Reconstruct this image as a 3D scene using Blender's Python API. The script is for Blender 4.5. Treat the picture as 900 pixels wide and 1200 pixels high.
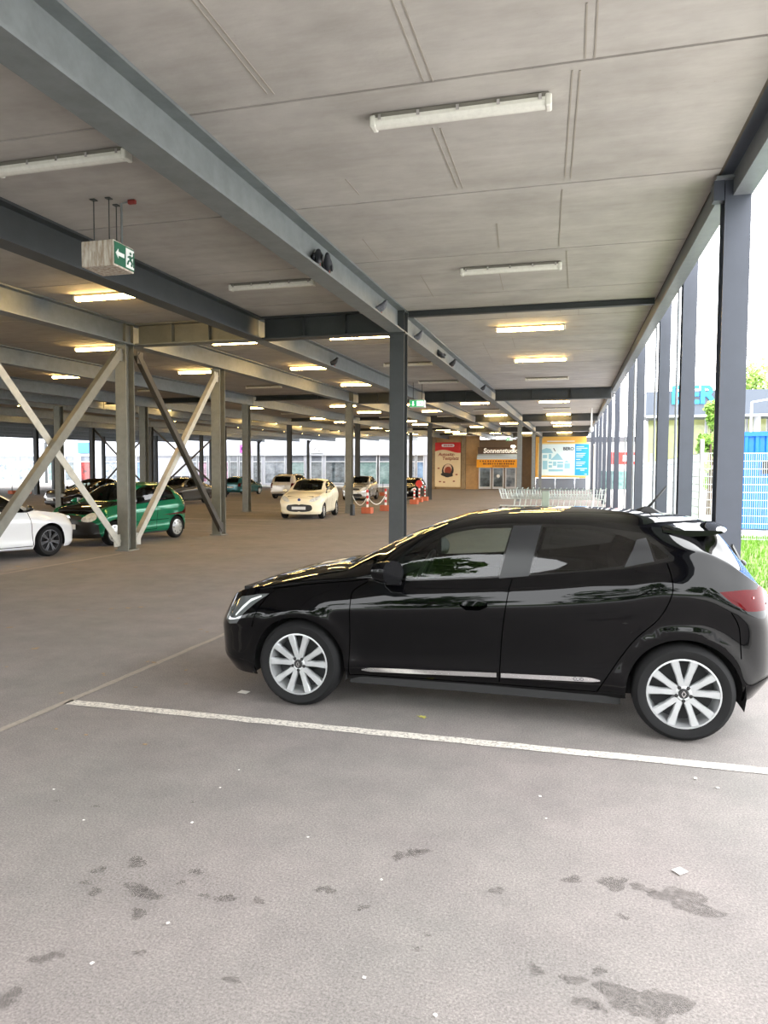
import bpy, bmesh, math, random
import numpy as np
from mathutils import Vector, Matrix
from mathutils.geometry import delaunay_2d_cdt

random.seed(7)
for o in list(bpy.data.objects):
    bpy.data.objects.remove(o, do_unlink=True)
scene = bpy.context.scene
COL = scene.collection

# ---------------------------------------------------------------- camera
CAM_H = 1.676
F_PX = 835.0
cam_data = bpy.data.cameras.new('camera')
cam_data.sensor_fit = 'HORIZONTAL'
cam_data.sensor_width = 36.0
cam_data.lens = F_PX / 900.0 * 36.0
cam_data.clip_start = 0.05
cam_data.clip_end = 600.0
cam = bpy.data.objects.new('camera', cam_data)
COL.objects.link(cam)
_F = Vector((-0.25602978, 0.96523214, -0.05268468))
_R = Vector((0.96649954, 0.25662459, 0.00473832))
_U = Vector((-0.01809376, 0.04970657, 0.99859996))
cam.matrix_world = Matrix(((_R.x, _U.x, -_F.x, 0.0), (_R.y, _U.y, -_F.y, 0.0), (_R.z, _U.z, -_F.z, CAM_H), (0, 0, 0, 1)))
scene.camera = cam

# ---------------------------------------------------------------- sky and exposure
world = bpy.data.worlds.new('overcast_sky')
scene.world = world
world.use_nodes = True
wn = world.node_tree
wn.nodes.clear()
w_out = wn.nodes.new('ShaderNodeOutputWorld')
w_bg = wn.nodes.new('ShaderNodeBackground')
w_bg.inputs['Color'].default_value = (0.97, 0.985, 1.0, 1)
w_bg.inputs['Strength'].default_value = 6.0
wn.links.new(w_bg.outputs[0], w_out.inputs[0])
scene.view_settings.view_transform = 'Standard'
scene.view_settings.look = 'None'
scene.view_settings.gamma = 1.0
scene.view_settings.use_curve_mapping = False
scene.view_settings.exposure = 0.46
cy = scene.cycles
cy.max_bounces = 8
cy.diffuse_bounces = 5
cy.glossy_bounces = 4
cy.transmission_bounces = 4
cy.transparent_max_bounces = 14
cy.caustics_reflective = False
cy.caustics_refractive = False
cy.sample_clamp_indirect = 6.0
cy.use_denoising = True

# ---------------------------------------------------------------- image ray helper (placing things at known depths)
class Ray:
    C = np.array([0, 0, CAM_H])
    F, R, U = np.array(_F), np.array(_R), np.array(_U)
    def d(s, x, y): return s.F + s.R * (x - 450) / F_PX - s.U * (y - 600) / F_PX
    def z(s, x, y, z0=0.0): d = s.d(x, y); return s.C + d * ((z0 - CAM_H) / d[2])
    def Y(s, x, y, y0): d = s.d(x, y); return s.C + d * (y0 / d[1])
    def X(s, x, y, x0): d = s.d(x, y); return s.C + d * (x0 / d[0])
    def c(s, x, y, dz=0.0): d = s.d(x, y); return s.C + d * ((CZ0 - dz - CAM_H) / (d[2] - CK * d[1]))
ray = Ray()
CZ0, CK = 4.60, 0.02           # the deck overhead rises two per cent for drainage
def zc(y): return CZ0 + CK * y

# ---------------------------------------------------------------- materials
def srgb(r, g, b):
    f = lambda c: (c / 255 / 12.92) if c / 255 <= 0.04045 else ((c / 255 + 0.055) / 1.055) ** 2.4
    return (f(r), f(g), f(b), 1.0)
MATS = {}
def pmat(name, col, rough=0.6, metal=0.0, spec=0.5, noise=0.0, scale=8.0, col2=None, emit=None, estr=0.0, coat=0.0, bump=0.0, bscale=60.0, stretch=None, detail=4.0, ior=None):
    if name in MATS: return MATS[name]
    m = bpy.data.materials.new(name); m.use_nodes = True
    nt = m.node_tree; b = nt.nodes['Principled BSDF']
    b.inputs['Base Color'].default_value = col
    b.inputs['Roughness'].default_value = rough
    b.inputs['Metallic'].default_value = metal
    b.inputs['Specular IOR Level'].default_value = spec
    if ior: b.inputs['IOR'].default_value = ior
    if coat:
        b.inputs['Coat Weight'].default_value = coat
        b.inputs['Coat Roughness'].default_value = 0.02
    if emit:
        b.inputs['Emission Color'].default_value = emit
        b.inputs['Emission Strength'].default_value = estr
    if noise or bump:
        tc = nt.nodes.new('ShaderNodeTexCoord'); mp = nt.nodes.new('ShaderNodeMapping')
        if stretch: mp.inputs['Scale'].default_value = stretch
        nt.links.new(tc.outputs['Object'], mp.inputs['Vector'])
    if noise:
        n = nt.nodes.new('ShaderNodeTexNoise'); n.inputs['Scale'].default_value = scale; n.inputs['Detail'].default_value = detail; n.inputs['Roughness'].default_value = 0.65
        nt.links.new(mp.outputs[0], n.inputs['Vector'])
        r = nt.nodes.new('ShaderNodeValToRGB')
        c2 = col2 or tuple(c * (1 - noise) for c in col[:3]) + (1,)
        c1 = col if col2 else tuple(min(1, c * (1 + noise)) for c in col[:3]) + (1,)
        r.color_ramp.elements[0].position = 0.35; r.color_ramp.elements[0].color = c2
        r.color_ramp.elements[1].position = 0.65; r.color_ramp.elements[1].color = c1
        nt.links.new(n.outputs['Fac'], r.inputs['Fac']); nt.links.new(r.outputs['Color'], b.inputs['Base Color'])
    if bump:
        n2 = nt.nodes.new('ShaderNodeTexNoise'); n2.inputs['Scale'].default_value = bscale; n2.inputs['Detail'].default_value = 3
        nt.links.new(mp.outputs[0], n2.inputs['Vector'])
        bp = nt.nodes.new('ShaderNodeBump'); bp.inputs['Strength'].default_value = bump; bp.inputs['Distance'].default_value = 0.01
        nt.links.new(n2.outputs['Fac'], bp.inputs['Height']); nt.links.new(bp.outputs[0], b.inputs['Normal'])
    MATS[name] = m
    return m
def glass(name, tint, refl=1.0, rough=0.0, ior=1.5):
    """thin pane: tinted see-through plus a Fresnel reflection"""
    if name in MATS: return MATS[name]
    m = bpy.data.materials.new(name); m.use_nodes = True
    nt = m.node_tree; nt.nodes.clear()
    o = nt.nodes.new('ShaderNodeOutputMaterial'); mx = nt.nodes.new('ShaderNodeMixShader')
    t = nt.nodes.new('ShaderNodeBsdfTransparent'); t.inputs[0].default_value = tint
    g = nt.nodes.new('ShaderNodeBsdfGlossy'); g.inputs['Roughness'].default_value = rough; g.inputs[0].default_value = (refl, refl, refl, 1)
    f = nt.nodes.new('ShaderNodeFresnel'); f.inputs['IOR'].default_value = ior
    nt.links.new(f.outputs[0], mx.inputs[0]); nt.links.new(t.outputs[0], mx.inputs[1]); nt.links.new(g.outputs[0], mx.inputs[2]); nt.links.new(mx.outputs[0], o.inputs[0])
    MATS[name] = m
    return m

M_CONC = pmat('concrete_deck', srgb(170, 165, 160), 0.9, noise=0.10, scale=1.1, bump=0.12, bscale=30)
def _concrete_detail(m):
    nt = m.node_tree; b = nt.nodes['Principled BSDF']
    old = b.inputs['Base Color'].links[0].from_socket
    tc = nt.nodes.new('ShaderNodeTexCoord')
    mp = nt.nodes.new('ShaderNodeMapping'); mp.inputs['Scale'].default_value = (0.5, 2.2, 1)
    nt.links.new(tc.outputs['Object'], mp.inputs['Vector'])
    n = nt.nodes.new('ShaderNodeTexNoise'); n.inputs['Scale'].default_value = 1.6; n.inputs['Detail'].default_value = 7; n.inputs['Roughness'].default_value = 0.7
    nt.links.new(mp.outputs[0], n.inputs['Vector'])
    r = nt.nodes.new('ShaderNodeValToRGB'); r.color_ramp.elements[0].position = 0.3; r.color_ramp.elements[0].color = (0.80, 0.785, 0.765, 1); r.color_ramp.elements[1].position = 0.62; r.color_ramp.elements[1].color = (1, 1, 1, 1)
    nt.links.new(n.outputs['Fac'], r.inputs[0])
    v = nt.nodes.new('ShaderNodeTexVoronoi'); v.inputs['Scale'].default_value = 9
    nt.links.new(tc.outputs['Object'], v.inputs['Vector'])
    r2 = nt.nodes.new('ShaderNodeValToRGB'); r2.color_ramp.elements[0].position = 0.02; r2.color_ramp.elements[0].color = (0.55, 0.53, 0.5, 1); r2.color_ramp.elements[1].position = 0.05; r2.color_ramp.elements[1].color = (1, 1, 1, 1)
    nt.links.new(v.outputs['Distance'], r2.inputs[0])
    x1 = nt.nodes.new('ShaderNodeMixRGB'); x1.blend_type = 'MULTIPLY'; x1.inputs[0].default_value = 0.8
    x2 = nt.nodes.new('ShaderNodeMixRGB'); x2.blend_type = 'MULTIPLY'; x2.inputs[0].default_value = 0.5
    nt.links.new(old, x1.inputs[1]); nt.links.new(r.outputs[0], x1.inputs[2])
    nt.links.new(x1.outputs[0], x2.inputs[1]); nt.links.new(r2.outputs[0], x2.inputs[2])
    nt.links.new(x2.outputs[0], b.inputs['Base Color'])
_concrete_detail(M_CONC)
M_SEAM = pmat('formwork_seam', srgb(150, 143, 134), 0.9)
M_GALV = pmat('galvanised_steel', srgb(118, 123, 124), 0.5, metal=0.35, noise=0.10, scale=5, bump=0.02)
M_STEEL = pmat('dark_steel', srgb(64, 67, 68), 0.5, metal=0.25, noise=0.08, scale=4)
M_EDGE = pmat('pale_galvanised_edge', srgb(122, 126, 130), 0.45, metal=0.35, noise=0.08, scale=6)
M_COLG = pmat('grey_green_column_steel', srgb(116, 116, 108), 0.55, metal=0.25, noise=0.12, scale=4)
M_COLO = pmat('slate_painted_steel', srgb(66, 70, 80), 0.45, metal=0.2, noise=0.05, scale=3)
M_BRACE = pmat('brace_steel', srgb(176, 174, 164), 0.5, metal=0.3, noise=0.10, scale=6)
M_BRACED = pmat('dark_brace_steel', srgb(70, 66, 60), 0.6, metal=0.3, noise=0.10, scale=6)
M_RUST = pmat('rusty_white_enamel', srgb(206, 200, 190), 0.6, noise=0.3, scale=9, col2=srgb(150, 128, 108), stretch=(3, 3, 0.5))
M_WHITE = pmat('white_paint', srgb(235, 235, 232), 0.5)
M_HOUSING = pmat('grey_lamp_housing', srgb(120, 116, 108), 0.6)
M_DIFF = pmat('clear_ribbed_cover', srgb(222, 220, 212), 0.25, noise=0.05, scale=20)
M_LIT = pmat('lit_fluorescent_cover', srgb(255, 240, 205), 0.3, emit=(1.0, 0.64, 0.22, 1), estr=52.0)
M_BLACKP = pmat('black_plastic', srgb(24, 24, 25), 0.45)
M_RUBBER = pmat('tyre_rubber', srgb(19, 19, 20), 0.8, spec=0.25, bump=0.05, bscale=80)
M_CHROME = pmat('chrome', (0.85, 0.86, 0.88, 1), 0.12, metal=1.0)
M_GREEN = pmat('exit_sign_green', srgb(28, 92, 66), 0.5)
M_GREENLIT = pmat('lit_exit_sign_green', srgb(40, 150, 95), 0.5, emit=srgb(60, 190, 120), estr=0.5)
M_LITSIGN = pmat('lit_white_sign_face', srgb(240, 245, 235), 0.4, emit=(0.95, 1.0, 0.85, 1), estr=1.2)

# ---------------------------------------------------------------- mesh helpers
class MB:
    def __init__(s): s.v = []; s.f = []
    def add(s, vs, fs):
        k = len(s.v); s.v += [tuple(map(float, p)) for p in vs]; s.f += [tuple(i + k for i in f) for f in fs]; return s
    def box(s, x0, x1, y0, y1, z0, z1):
        return s.add([(x0, y0, z0), (x1, y0, z0), (x1, y1, z0), (x0, y1, z0), (x0, y0, z1), (x1, y0, z1), (x1, y1, z1), (x0, y1, z1)],
                     [(0, 3, 2, 1), (4, 5, 6, 7), (0, 1, 5, 4), (1, 2, 6, 5), (2, 3, 7, 6), (3, 0, 4, 7)])
    def bevbox(s, x0, x1, y0, y1, z0, z1, b):
        """box whose twelve edges are chamfered by b"""
        bm = bmesh.new(); bmesh.ops.create_cube(bm, size=1)
        for v in bm.verts:
            v.co = Vector((x0 + (v.co.x + .5) * (x1 - x0), y0 + (v.co.y + .5) * (y1 - y0), z0 + (v.co.z + .5) * (z1 - z0)))
        bmesh.ops.bevel(bm, geom=bm.edges[:], offset=b, segments=2, affect='EDGES', profile=0.5)
        bm.verts.index_update()
        s.add([v.co for v in bm.verts], [[v.index for v in f.verts] for f in bm.faces]); bm.free(); return s
    def prism(s, poly, axis, a, b):
        """extrude a 2D outline along an axis; poly coordinates are the other two axes in order"""
        n = len(poly)
        def P(p, t):
            return {'x': (t, p[0], p[1]), 'y': (p[0], t, p[1]), 'z': (p[0], p[1], t)}[axis]
        vs = [P(p, a) for p in poly] + [P(p, b) for p in poly]
        fs = [tuple(range(n)), tuple(range(2 * n - 1, n - 1, -1))] + [(i, i + n, (i + 1) % n + n, (i + 1) % n) for i in range(n)]
        return s.add(vs, fs)
    def bar(s, a, b, w, h, up=(0, 0, 1)):
        a, b = Vector(a), Vector(b); d = (b - a).normalized(); u = Vector(up)
        r = d.cross(u)
        if r.length < 1e-4: r = d.cross(Vector((1, 0, 0)))
        r.normalize(); u = r.cross(d)
        vs = [p + r * sx * w / 2 + u * sz * h / 2 for p in (a, b) for sx, sz in ((-1, -1), (1, -1), (1, 1), (-1, 1))]
        return s.add(vs, [(0, 1, 2, 3), (7, 6, 5, 4), (0, 4, 5, 1), (1, 5, 6, 2), (2, 6, 7, 3), (3, 7, 4, 0)])
    def tube(s, pts, rad, n=8, cap=True):
        pts = [Vector(p) for p in pts]
        rs = rad if hasattr(rad, '__len__') else [rad] * len(pts)
        k = len(s.v); ref = None; vs = []
        for i, p in enumerate(pts):
            d = (pts[min(i + 1, len(pts) - 1)] - pts[max(i - 1, 0)]).normalized()
            if ref is None:
                ref = d.cross(Vector((0, 0, 1)))
                if ref.length < 1e-3: ref = d.cross(Vector((1, 0, 0)))
            ref = (ref - d * ref.dot(d)).normalized(); q = d.cross(ref)
            for j in range(n):
                t = 2 * math.pi * j / n
                vs.append(p + (ref * math.cos(t) + q * math.sin(t)) * rs[i])
        fs = [(i * n + j, i * n + (j + 1) % n, (i + 1) * n + (j + 1) % n, (i + 1) * n + j) for i in range(len(pts) - 1) for j in range(n)]
        if cap: fs += [tuple(range(n - 1, -1, -1)), tuple((len(pts) - 1) * n + j for j in range(n))]
        return s.add(vs, fs)
    def lathe(s, prof, n=24, axis='z', c=(0, 0, 0), closed=False, cap=True):
        """prof: list of (radius, height) turned about an axis through c"""
        vs = []
        for r, h in prof:
            for j in range(n):
                t = 2 * math.pi * j / n; a, b = r * math.cos(t), r * math.sin(t)
                p = {'z': (a, b, h), 'y': (a, h, b), 'x': (h, a, b)}[axis]
                vs.append((p[0] + c[0], p[1] + c[1], p[2] + c[2]))
        m = len(prof)
        fs = [(i * n + j, i * n + (j + 1) % n, (i + 1) % m * n + (j + 1) % n, (i + 1) % m * n + j) for i in range(m if closed else m - 1) for j in range(n)]
        if not closed and cap:
            if prof[0][0] > 1e-5: fs.append(tuple(range(n - 1, -1, -1)))
            if prof[-1][0] > 1e-5: fs.append(tuple((m - 1) * n + j for j in range(n)))
        return s.add(vs, fs)
    def ball(s, c, r, n=10, m=7):
        rx, ry, rz = r if hasattr(r, '__len__') else (r, r, r)
        vs = [(c[0], c[1], c[2] - rz)]
        for i in range(1, m):
            a = math.pi * i / m - math.pi / 2
            for j in range(n):
                t = 2 * math.pi * j / n
                vs.append((c[0] + rx * math.cos(a) * math.cos(t), c[1] + ry * math.cos(a) * math.sin(t), c[2] + rz * math.sin(a)))
        vs.append((c[0], c[1], c[2] + rz)); L = len(vs) - 1
        fs = [(0, 1 + (j + 1) % n, 1 + j) for j in range(n)] + [(L, 1 + (m - 2) * n + j, 1 + (m - 2) * n + (j + 1) % n) for j in range(n)]
        fs += [(1 + i * n + j, 1 + i * n + (j + 1) % n, 1 + (i + 1) * n + (j + 1) % n, 1 + (i + 1) * n + j) for i in range(m - 2) for j in range(n)]
        return s.add(vs, fs)
    def mesh(s, name, mat, smooth=False, fixn=True):
        me = bpy.data.meshes.new(name); me.from_pydata(s.v, [], s.f)
        if fixn:
            bm = bmesh.new(); bm.from_mesh(me); bmesh.ops.recalc_face_normals(bm, faces=bm.faces[:]); bm.to_mesh(me); bm.free()
        me.materials.append(mat)
        if smooth:
            me.shade_smooth()
            if smooth is not True: me.set_sharp_from_angle(angle=math.radians(smooth))
        return me
    def build(s, name, mat, parent=None, smooth=False, loc=None, rz=0.0, fixn=True):
        return link(name, s.mesh(name, mat, smooth, fixn), parent, loc, rz)
def link(name, me, parent=None, loc=None, rz=0.0):
    o = bpy.data.objects.new(name, me); COL.objects.link(o)
    if parent is not None: o.parent = parent
    if loc is not None: o.location = loc
    if rz: o.rotation_euler = (0, 0, rz)
    return o
def tag(o, label, cat, group=None, kind=None):
    if label: o['label'] = label
    if cat: o['category'] = cat
    if group: o['group'] = group
    if kind: o['kind'] = kind
    return o
def thing(name, label, cat, loc=(0, 0, 0), rz=0.0, group=None):
    o = bpy.data.objects.new(name, None); o.empty_display_size = 0.2; COL.objects.link(o)
    o.location = loc; o.rotation_euler = (0, 0, rz)
    return tag(o, label, cat, group)
def struct(o, label=None, cat=None):
    o['kind'] = 'structure'
    if label: o['label'] = label
    if cat: o['category'] = cat
    return o
def copy_tree(o, parent=None):
    c = o.copy(); COL.objects.link(c); c.parent = parent
    for ch in list(o.children): copy_tree(ch, c)
    return c
def text_mesh(name, body, size, mat, parent=None, M=None, extrude=0.01, bold=0.0, align='LEFT', shear=0.0):
    cu = bpy.data.curves.new(name, 'FONT'); cu.body = body; cu.size = size; cu.extrude = extrude; cu.align_x = align; cu.offset = bold; cu.shear = shear; cu.resolution_u = 3
    tmp = bpy.data.objects.new(name, cu); COL.objects.link(tmp)
    bpy.context.view_layer.update()
    me = bpy.data.meshes.new_from_object(tmp.evaluated_get(bpy.context.evaluated_depsgraph_get()))
    bpy.data.objects.remove(tmp, do_unlink=True)
    me.materials.clear(); me.materials.append(mat); me.name = name
    if M is not None: me.transform(M)
    return link(name, me, parent)
FACE_S = Matrix(((1, 0, 0, 0), (0, 0, -1, 0), (0, 1, 0, 0), (0, 0, 0, 1)))    # text plane turned to face -Y
def facing_south(x, y, z): return Matrix.Translation((x, y, z)) @ FACE_S
FACE_E = Matrix(((0, 0, 1, 0), (1, 0, 0, 0), (0, 1, 0, 0), (0, 0, 0, 1)))    # text plane turned to face +X

# ---------------------------------------------------------------- floor
def asphalt(name, light=1.0):
    m = bpy.data.materials.new(name); m.use_nodes = True
    nt = m.node_tree; b = nt.nodes['Principled BSDF']; b.inputs['Roughness'].default_value = 0.82; b.inputs['Specular IOR Level'].default_value = 0.35
    tc = nt.nodes.new('ShaderNodeTexCoord')
    def noise(scale, detail, rough=0.6):
        n = nt.nodes.new('ShaderNodeTexNoise'); n.inputs['Scale'].default_value = scale; n.inputs['Detail'].default_value = detail; n.inputs['Roughness'].default_value = rough
        nt.links.new(tc.outputs['Object'], n.inputs['Vector']); return n.outputs['Fac']
    def ramp(src, p0, c0, p1, c1):
        r = nt.nodes.new('ShaderNodeValToRGB'); e = r.color_ramp.elements
        e[0].position = p0; e[0].color = c0; e[1].position = p1; e[1].color = c1
        nt.links.new(src, r.inputs[0]); return r.outputs[0]
    def mul(a, bb, fac):
        x = nt.nodes.new('ShaderNodeMixRGB'); x.blend_type = 'MULTIPLY'; x.inputs[0].default_value = fac
        nt.links.new(a, x.inputs[1]); nt.links.new(bb, x.inputs[2]); return x.outputs[0]
    base = ramp(noise(0.45, 5), 0.36, srgb(127 * light, 123 * light, 119 * light), 0.64, srgb(138 * light, 130 * light, 127 * light))
    pat = ramp(noise(2.3, 8, 0.75), 0.33, (0.80, 0.80, 0.81, 1), 0.62, (1, 1, 1, 1))
    fine = ramp(noise(105, 3, .8), 0.34, (0.52, 0.52, 0.52, 1), 0.66, (1.4, 1.4, 1.4, 1))
    v = nt.nodes.new('ShaderNodeTexVoronoi'); v.inputs['Scale'].default_value = 70
    nt.links.new(tc.outputs['Object'], v.inputs['Vector'])
    grit = ramp(v.outputs['Distance'], 0.06, (1.5, 1.48, 1.45, 1), 0.2, (1, 1, 1, 1))
    c = mul(mul(mul(base, pat, 1.0), fine, 0.75), grit, 0.45)
    nt.links.new(c, b.inputs['Base Color'])
    bp = nt.nodes.new('ShaderNodeBump'); bp.inputs['Strength'].default_value = 0.35; bp.inputs['Distance'].default_value = 0.004
    nt.links.new(noise(190, 2), bp.inputs['Height']); nt.links.new(bp.outputs[0], b.inputs['Normal'])
    return m
M_ASPH = asphalt('worn_asphalt')
struct(MB().box(-100, 1.98, -3.5, 130, -0.25, 0.0).build('floor', M_ASPH), 'worn grey asphalt parking floor with stains and leaf litter', 'floor')
M_PAVE = pmat('pale_paving', srgb(176, 176, 176), 0.8, noise=0.08, scale=2)
struct(MB().box(-100, 60, -60, -3.5, -0.25, -0.005).build('floor_forecourt', M_PAVE), 'pale paving of the open forecourt', 'pavement')
struct(MB().box(-100, -12.0, 84.0, 91.0, 0.0, 0.14).build('floor_sidewalk', pmat('sidewalk_concrete', srgb(200, 198, 192), 0.8, noise=0.06, scale=1.5)), 'pale raised sidewalk in front of the shop row', 'sidewalk')
M_GRASSG = pmat('grass_soil', srgb(112, 128, 72), 0.9, noise=0.3, scale=6)
struct(MB().box(1.98, 6.2, 8.2, 22.0, -0.25, -0.01).build('floor_lawn', M_GRASSG), 'bright green lawn beside the parking deck', 'lawn')
struct(MB().box(1.98, 60, 22.0, 130, -0.25, -0.01).box(6.2, 60, -3.5, 22, -.25, -.01).box(1.98, 6.2, -3.5, 8.2, -.25, -.01).build('floor_yard', pmat('yard_paving', srgb(216, 212, 208), 0.8, noise=0.06, scale=2)), 'pale paved yard beyond the wire fence', 'yard')
struct(MB().bevbox(1.90, 2.04, -2.0, 60, -0.2, 0.05, 0.015).build('trim_kerb', pmat('kerb_concrete', srgb(170, 168, 162), 0.85, noise=0.08, scale=4)), 'narrow concrete kerb along the lawn', 'kerb')

# painted lines: worn paint lets the asphalt through
def worn_paint():
    m = bpy.data.materials.new('worn_white_paint'); m.use_nodes = True
    nt = m.node_tree; b = nt.nodes['Principled BSDF']; b.inputs['Roughness'].default_value = 0.75
    tc = nt.nodes.new('ShaderNodeTexCoord'); n = nt.nodes.new('ShaderNodeTexNoise'); n.inputs['Scale'].default_value = 45; n.inputs['Detail'].default_value = 6; n.inputs['Roughness'].default_value = 0.75
    nt.links.new(tc.outputs['Object'], n.inputs['Vector'])
    r = nt.nodes.new('ShaderNodeValToRGB'); e = r.color_ramp.elements
    e[0].position = 0.40; e[0].color = srgb(150, 144, 138); e[1].position = 0.52; e[1].color = srgb(214, 208, 198)
    nt.links.new(n.outputs['Fac'], r.inputs[0]); nt.links.new(r.outputs[0], b.inputs['Base Color'])
    return m
M_PAINT = worn_paint()
M_PAINTF = pmat('faded_line_paint', srgb(150, 142, 132), 0.8, noise=0.12, scale=30)
def line(name, pts, w, mat, label, group=None):
    a, b = [Vector((p[0], p[1], 0)) for p in pts]
    d = (b - a).normalized(); n = Vector((-d.y, d.x, 0)) * w / 2
    rnd = random.Random(int(abs(a.x * 100 + a.y * 10)))
    N = max(2, int((b - a).length / 0.12)); L = []; Rr = []
    for i in range(N + 1):
        p = a + (b - a) * i / N; j = rnd.uniform(-.006, .006); k = rnd.uniform(-.006, .006)
        L.append(p + n + n.normalized() * j); Rr.append(p - n + n.normalized() * k)
    z = 0.004; m = MB(); poly = L + Rr[::-1]; k = len(poly)
    m.add([(p.x, p.y, z) for p in L + Rr], [(i, i + 1, N + 2 + i, N + 1 + i) for i in range(N)])
    return tag(m.build(name, mat), label, 'marking', group)
line('parking_line', ((-3.55, 4.37), (6.0 - 4.1, 4.40)), 0.095, M_PAINT, 'worn white painted line along the side of the black hatchback')
g_l = 'faded bay lines across the left parking bays'
line('parking_line', ((-3.62, 2.2), (-3.3, 13.2)), 0.06, M_PAINTF, 'faint faded line running past the nose of the black hatchback')
line('parking_line', ((-9.1, 2.0), (-9.1, 12.9)), 0.08, M_PAINTF, 'faint faded line along the foot of the diagonal braces')
for i, y in enumerate((14.6, 18.9, 21.4, 23.7, 27.0, 29.6, 32.0, 34.5, 37, 39.5, 42, 44.5, 47)):
    line('parking_line', ((-14.0, y), (-9.35, y)), 0.09, M_PAINT if i > 2 else M_PAINTF, 'thin pale bay line between the cars in the left parking bays', g_l)
for i, y in enumerate((19.5, 22, 24.5, 27.0, 33, 36, 39)):
    line('parking_line', ((-24.0, y), (-19.2, y)), 0.09, M_PAINT, 'thin pale bay line in the far left parking bays', 'bay lines in the far left parking bays')

# oil stains and drips on the near asphalt
M_STAIN = bpy.data.materials.new('oil_stain'); M_STAIN.use_nodes = True
_nt = M_STAIN.node_tree; _nt.nodes.clear()
_o = _nt.nodes.new('ShaderNodeOutputMaterial'); _mx = _nt.nodes.new('ShaderNodeMixShader'); _t = _nt.nodes.new('ShaderNodeBsdfTransparent'); _d = _nt.nodes.new('ShaderNodeBsdfDiffuse'); _d.inputs[0].default_value = srgb(70, 66, 62)
_tc = _nt.nodes.new('ShaderNodeTexCoord'); _n = _nt.nodes.new('ShaderNodeTexNoise'); _n.inputs['Scale'].default_value = 40; _n.inputs['Detail'].default_value = 5
_r = _nt.nodes.new('ShaderNodeValToRGB'); _r.color_ramp.elements[0].position = 0.28; _r.color_ramp.elements[0].color = (0.0, 0, 0, 1); _r.color_ramp.elements[1].position = 0.5; _r.color_ramp.elements[1].color = (0.27, 0.27, 0.27, 1)
_nt.links.new(_tc.outputs['Object'], _n.inputs['Vector']); _nt.links.new(_n.outputs['Fac'], _r.inputs[0]); _nt.links.new(_r.outputs[0], _mx.inputs[0])
_nt.links.new(_t.outputs[0], _mx.inputs[1]); _nt.links.new(_d.outputs[0], _mx.inputs[2]); _nt.links.new(_mx.outputs[0], _o.inputs[0])
def stain(px, py, rw, seed, label, group, squash=1.0):
    p = ray.z(px, py); rnd = random.Random(seed); n = 22
    ph = [rnd.uniform(0, 6.28) for _ in range(4)]
    vs = [(p[0], p[1], 0.0025)]
    for j in range(n):
        t = 2 * math.pi * j / n
        r = rw * (1 + .28 * math.sin(2 * t + ph[0]) + .2 * math.sin(3 * t + ph[1]) + .14 * math.sin(5 * t + ph[2]) + .1 * math.sin(8 * t + ph[3]))
        vs.append((p[0] + r * math.cos(t), p[1] + r * squash * math.sin(t), 0.0025))
    o = MB().add(vs, [(0, 1 + j, 1 + (j + 1) % n) for j in range(n)]).build('oil_stain', M_STAIN)
    return tag(o, label, 'stain', group)
SM = 'small dark oil drip on the near asphalt'; GS = 'small oil drips on the near asphalt'
for i, (x, y, r) in enumerate([(160, 1042, .05), (176, 1049, .045), (163, 1071, .035), (49, 1124, .035), (70, 1118, .022), (230, 1022, .028), (116, 1020, .03), (100, 1035, .02), (161, 1011, .045), (265, 1053, .035), (303, 1056, .025), (382, 1043, .035), (425, 1064, .022), (486, 1000, .035), (470, 1003, .04), (495, 998, .03), (671, 1031, .035), (583, 1044, .03), (628, 1137, .03), (672, 1149, .035), (686, 1176, .035), (701, 1180, .025), (702, 1139, .025), (730, 1075, .02), (488, 1112, .018), (500, 1096, .015), (113, 945, .02), (66, 939, .015), (226, 940, .015), (112, 1045, .03), (212, 1035, .02), (240, 1050, .02), (164, 1117, .02), (272, 1148, .025), (5, 1172, .05)]):
    stain(x, y, r, 40 + i, SM, GS, 0.8)
stain(803, 1056, 0.13, 5, 'large brown two-lobed oil stain on the asphalt', None, 0.55)
stain(718, 1035, 0.07, 6, 'smudged brown stain beside the large oil stain', None, 0.6)
stain(752, 1041, 0.045, 9, 'small brown stain between the smudge and the large oil stain', None, 0.6)
stain(755, 1175, 0.11, 8, 'pale grey damp patch on the near asphalt', None, 0.8)

# ---------------------------------------------------------------- deck overhead: roof slab with precast panels below it
RX = 1.42
ROWS_X = [RX - 0.02, -3.35, -9.30, -14.15, -19.1, -24.1, -30.0, -35.0]
m = MB()
def slopebox(m, x0, x1, y0, y1, dz0, dz1):
    """box that follows the slope of the deck; dz measured down from its underside"""
    return m.add([(x0, y0, zc(y0) - dz1), (x1, y0, zc(y0) - dz1), (x1, y1, zc(y1) - dz1), (x0, y1, zc(y1) - dz1), (x0, y0, zc(y0) - dz0), (x1, y0, zc(y0) - dz0), (x1, y1, zc(y1) - dz0), (x0, y1, zc(y1) - dz0)],
                 [(0, 3, 2, 1), (4, 5, 6, 7), (0, 1, 5, 4), (1, 2, 6, 5), (2, 3, 7, 6), (3, 0, 4, 7)])
Y_S, Y_N = -2.6, 88.5
slopebox(m, -64, RX, Y_S, Y_N, -0.35, -0.02)
ceiling = struct(m.build('ceiling', pmat('dark_joint_concrete', srgb(96, 88, 78), 0.95)), 'underside of a concrete parking deck made of wide precast panels', 'ceiling')
JY = [5.58 - 2.36 * 4 + 2.36 * n for n in range(0, 37)]
JY = [Y_S] + [y for y in JY if Y_S + .4 < y < Y_N - .4] + [Y_N]
def slab(x0, x1, y0, y1):
    mm = MB(); g = 0.015
    slopebox(mm, x0 + g, x1 - g, y0 + g, y1 - g, -0.02, 0.0)
    return mm.build('slab', M_CONC, ceiling)
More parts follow.
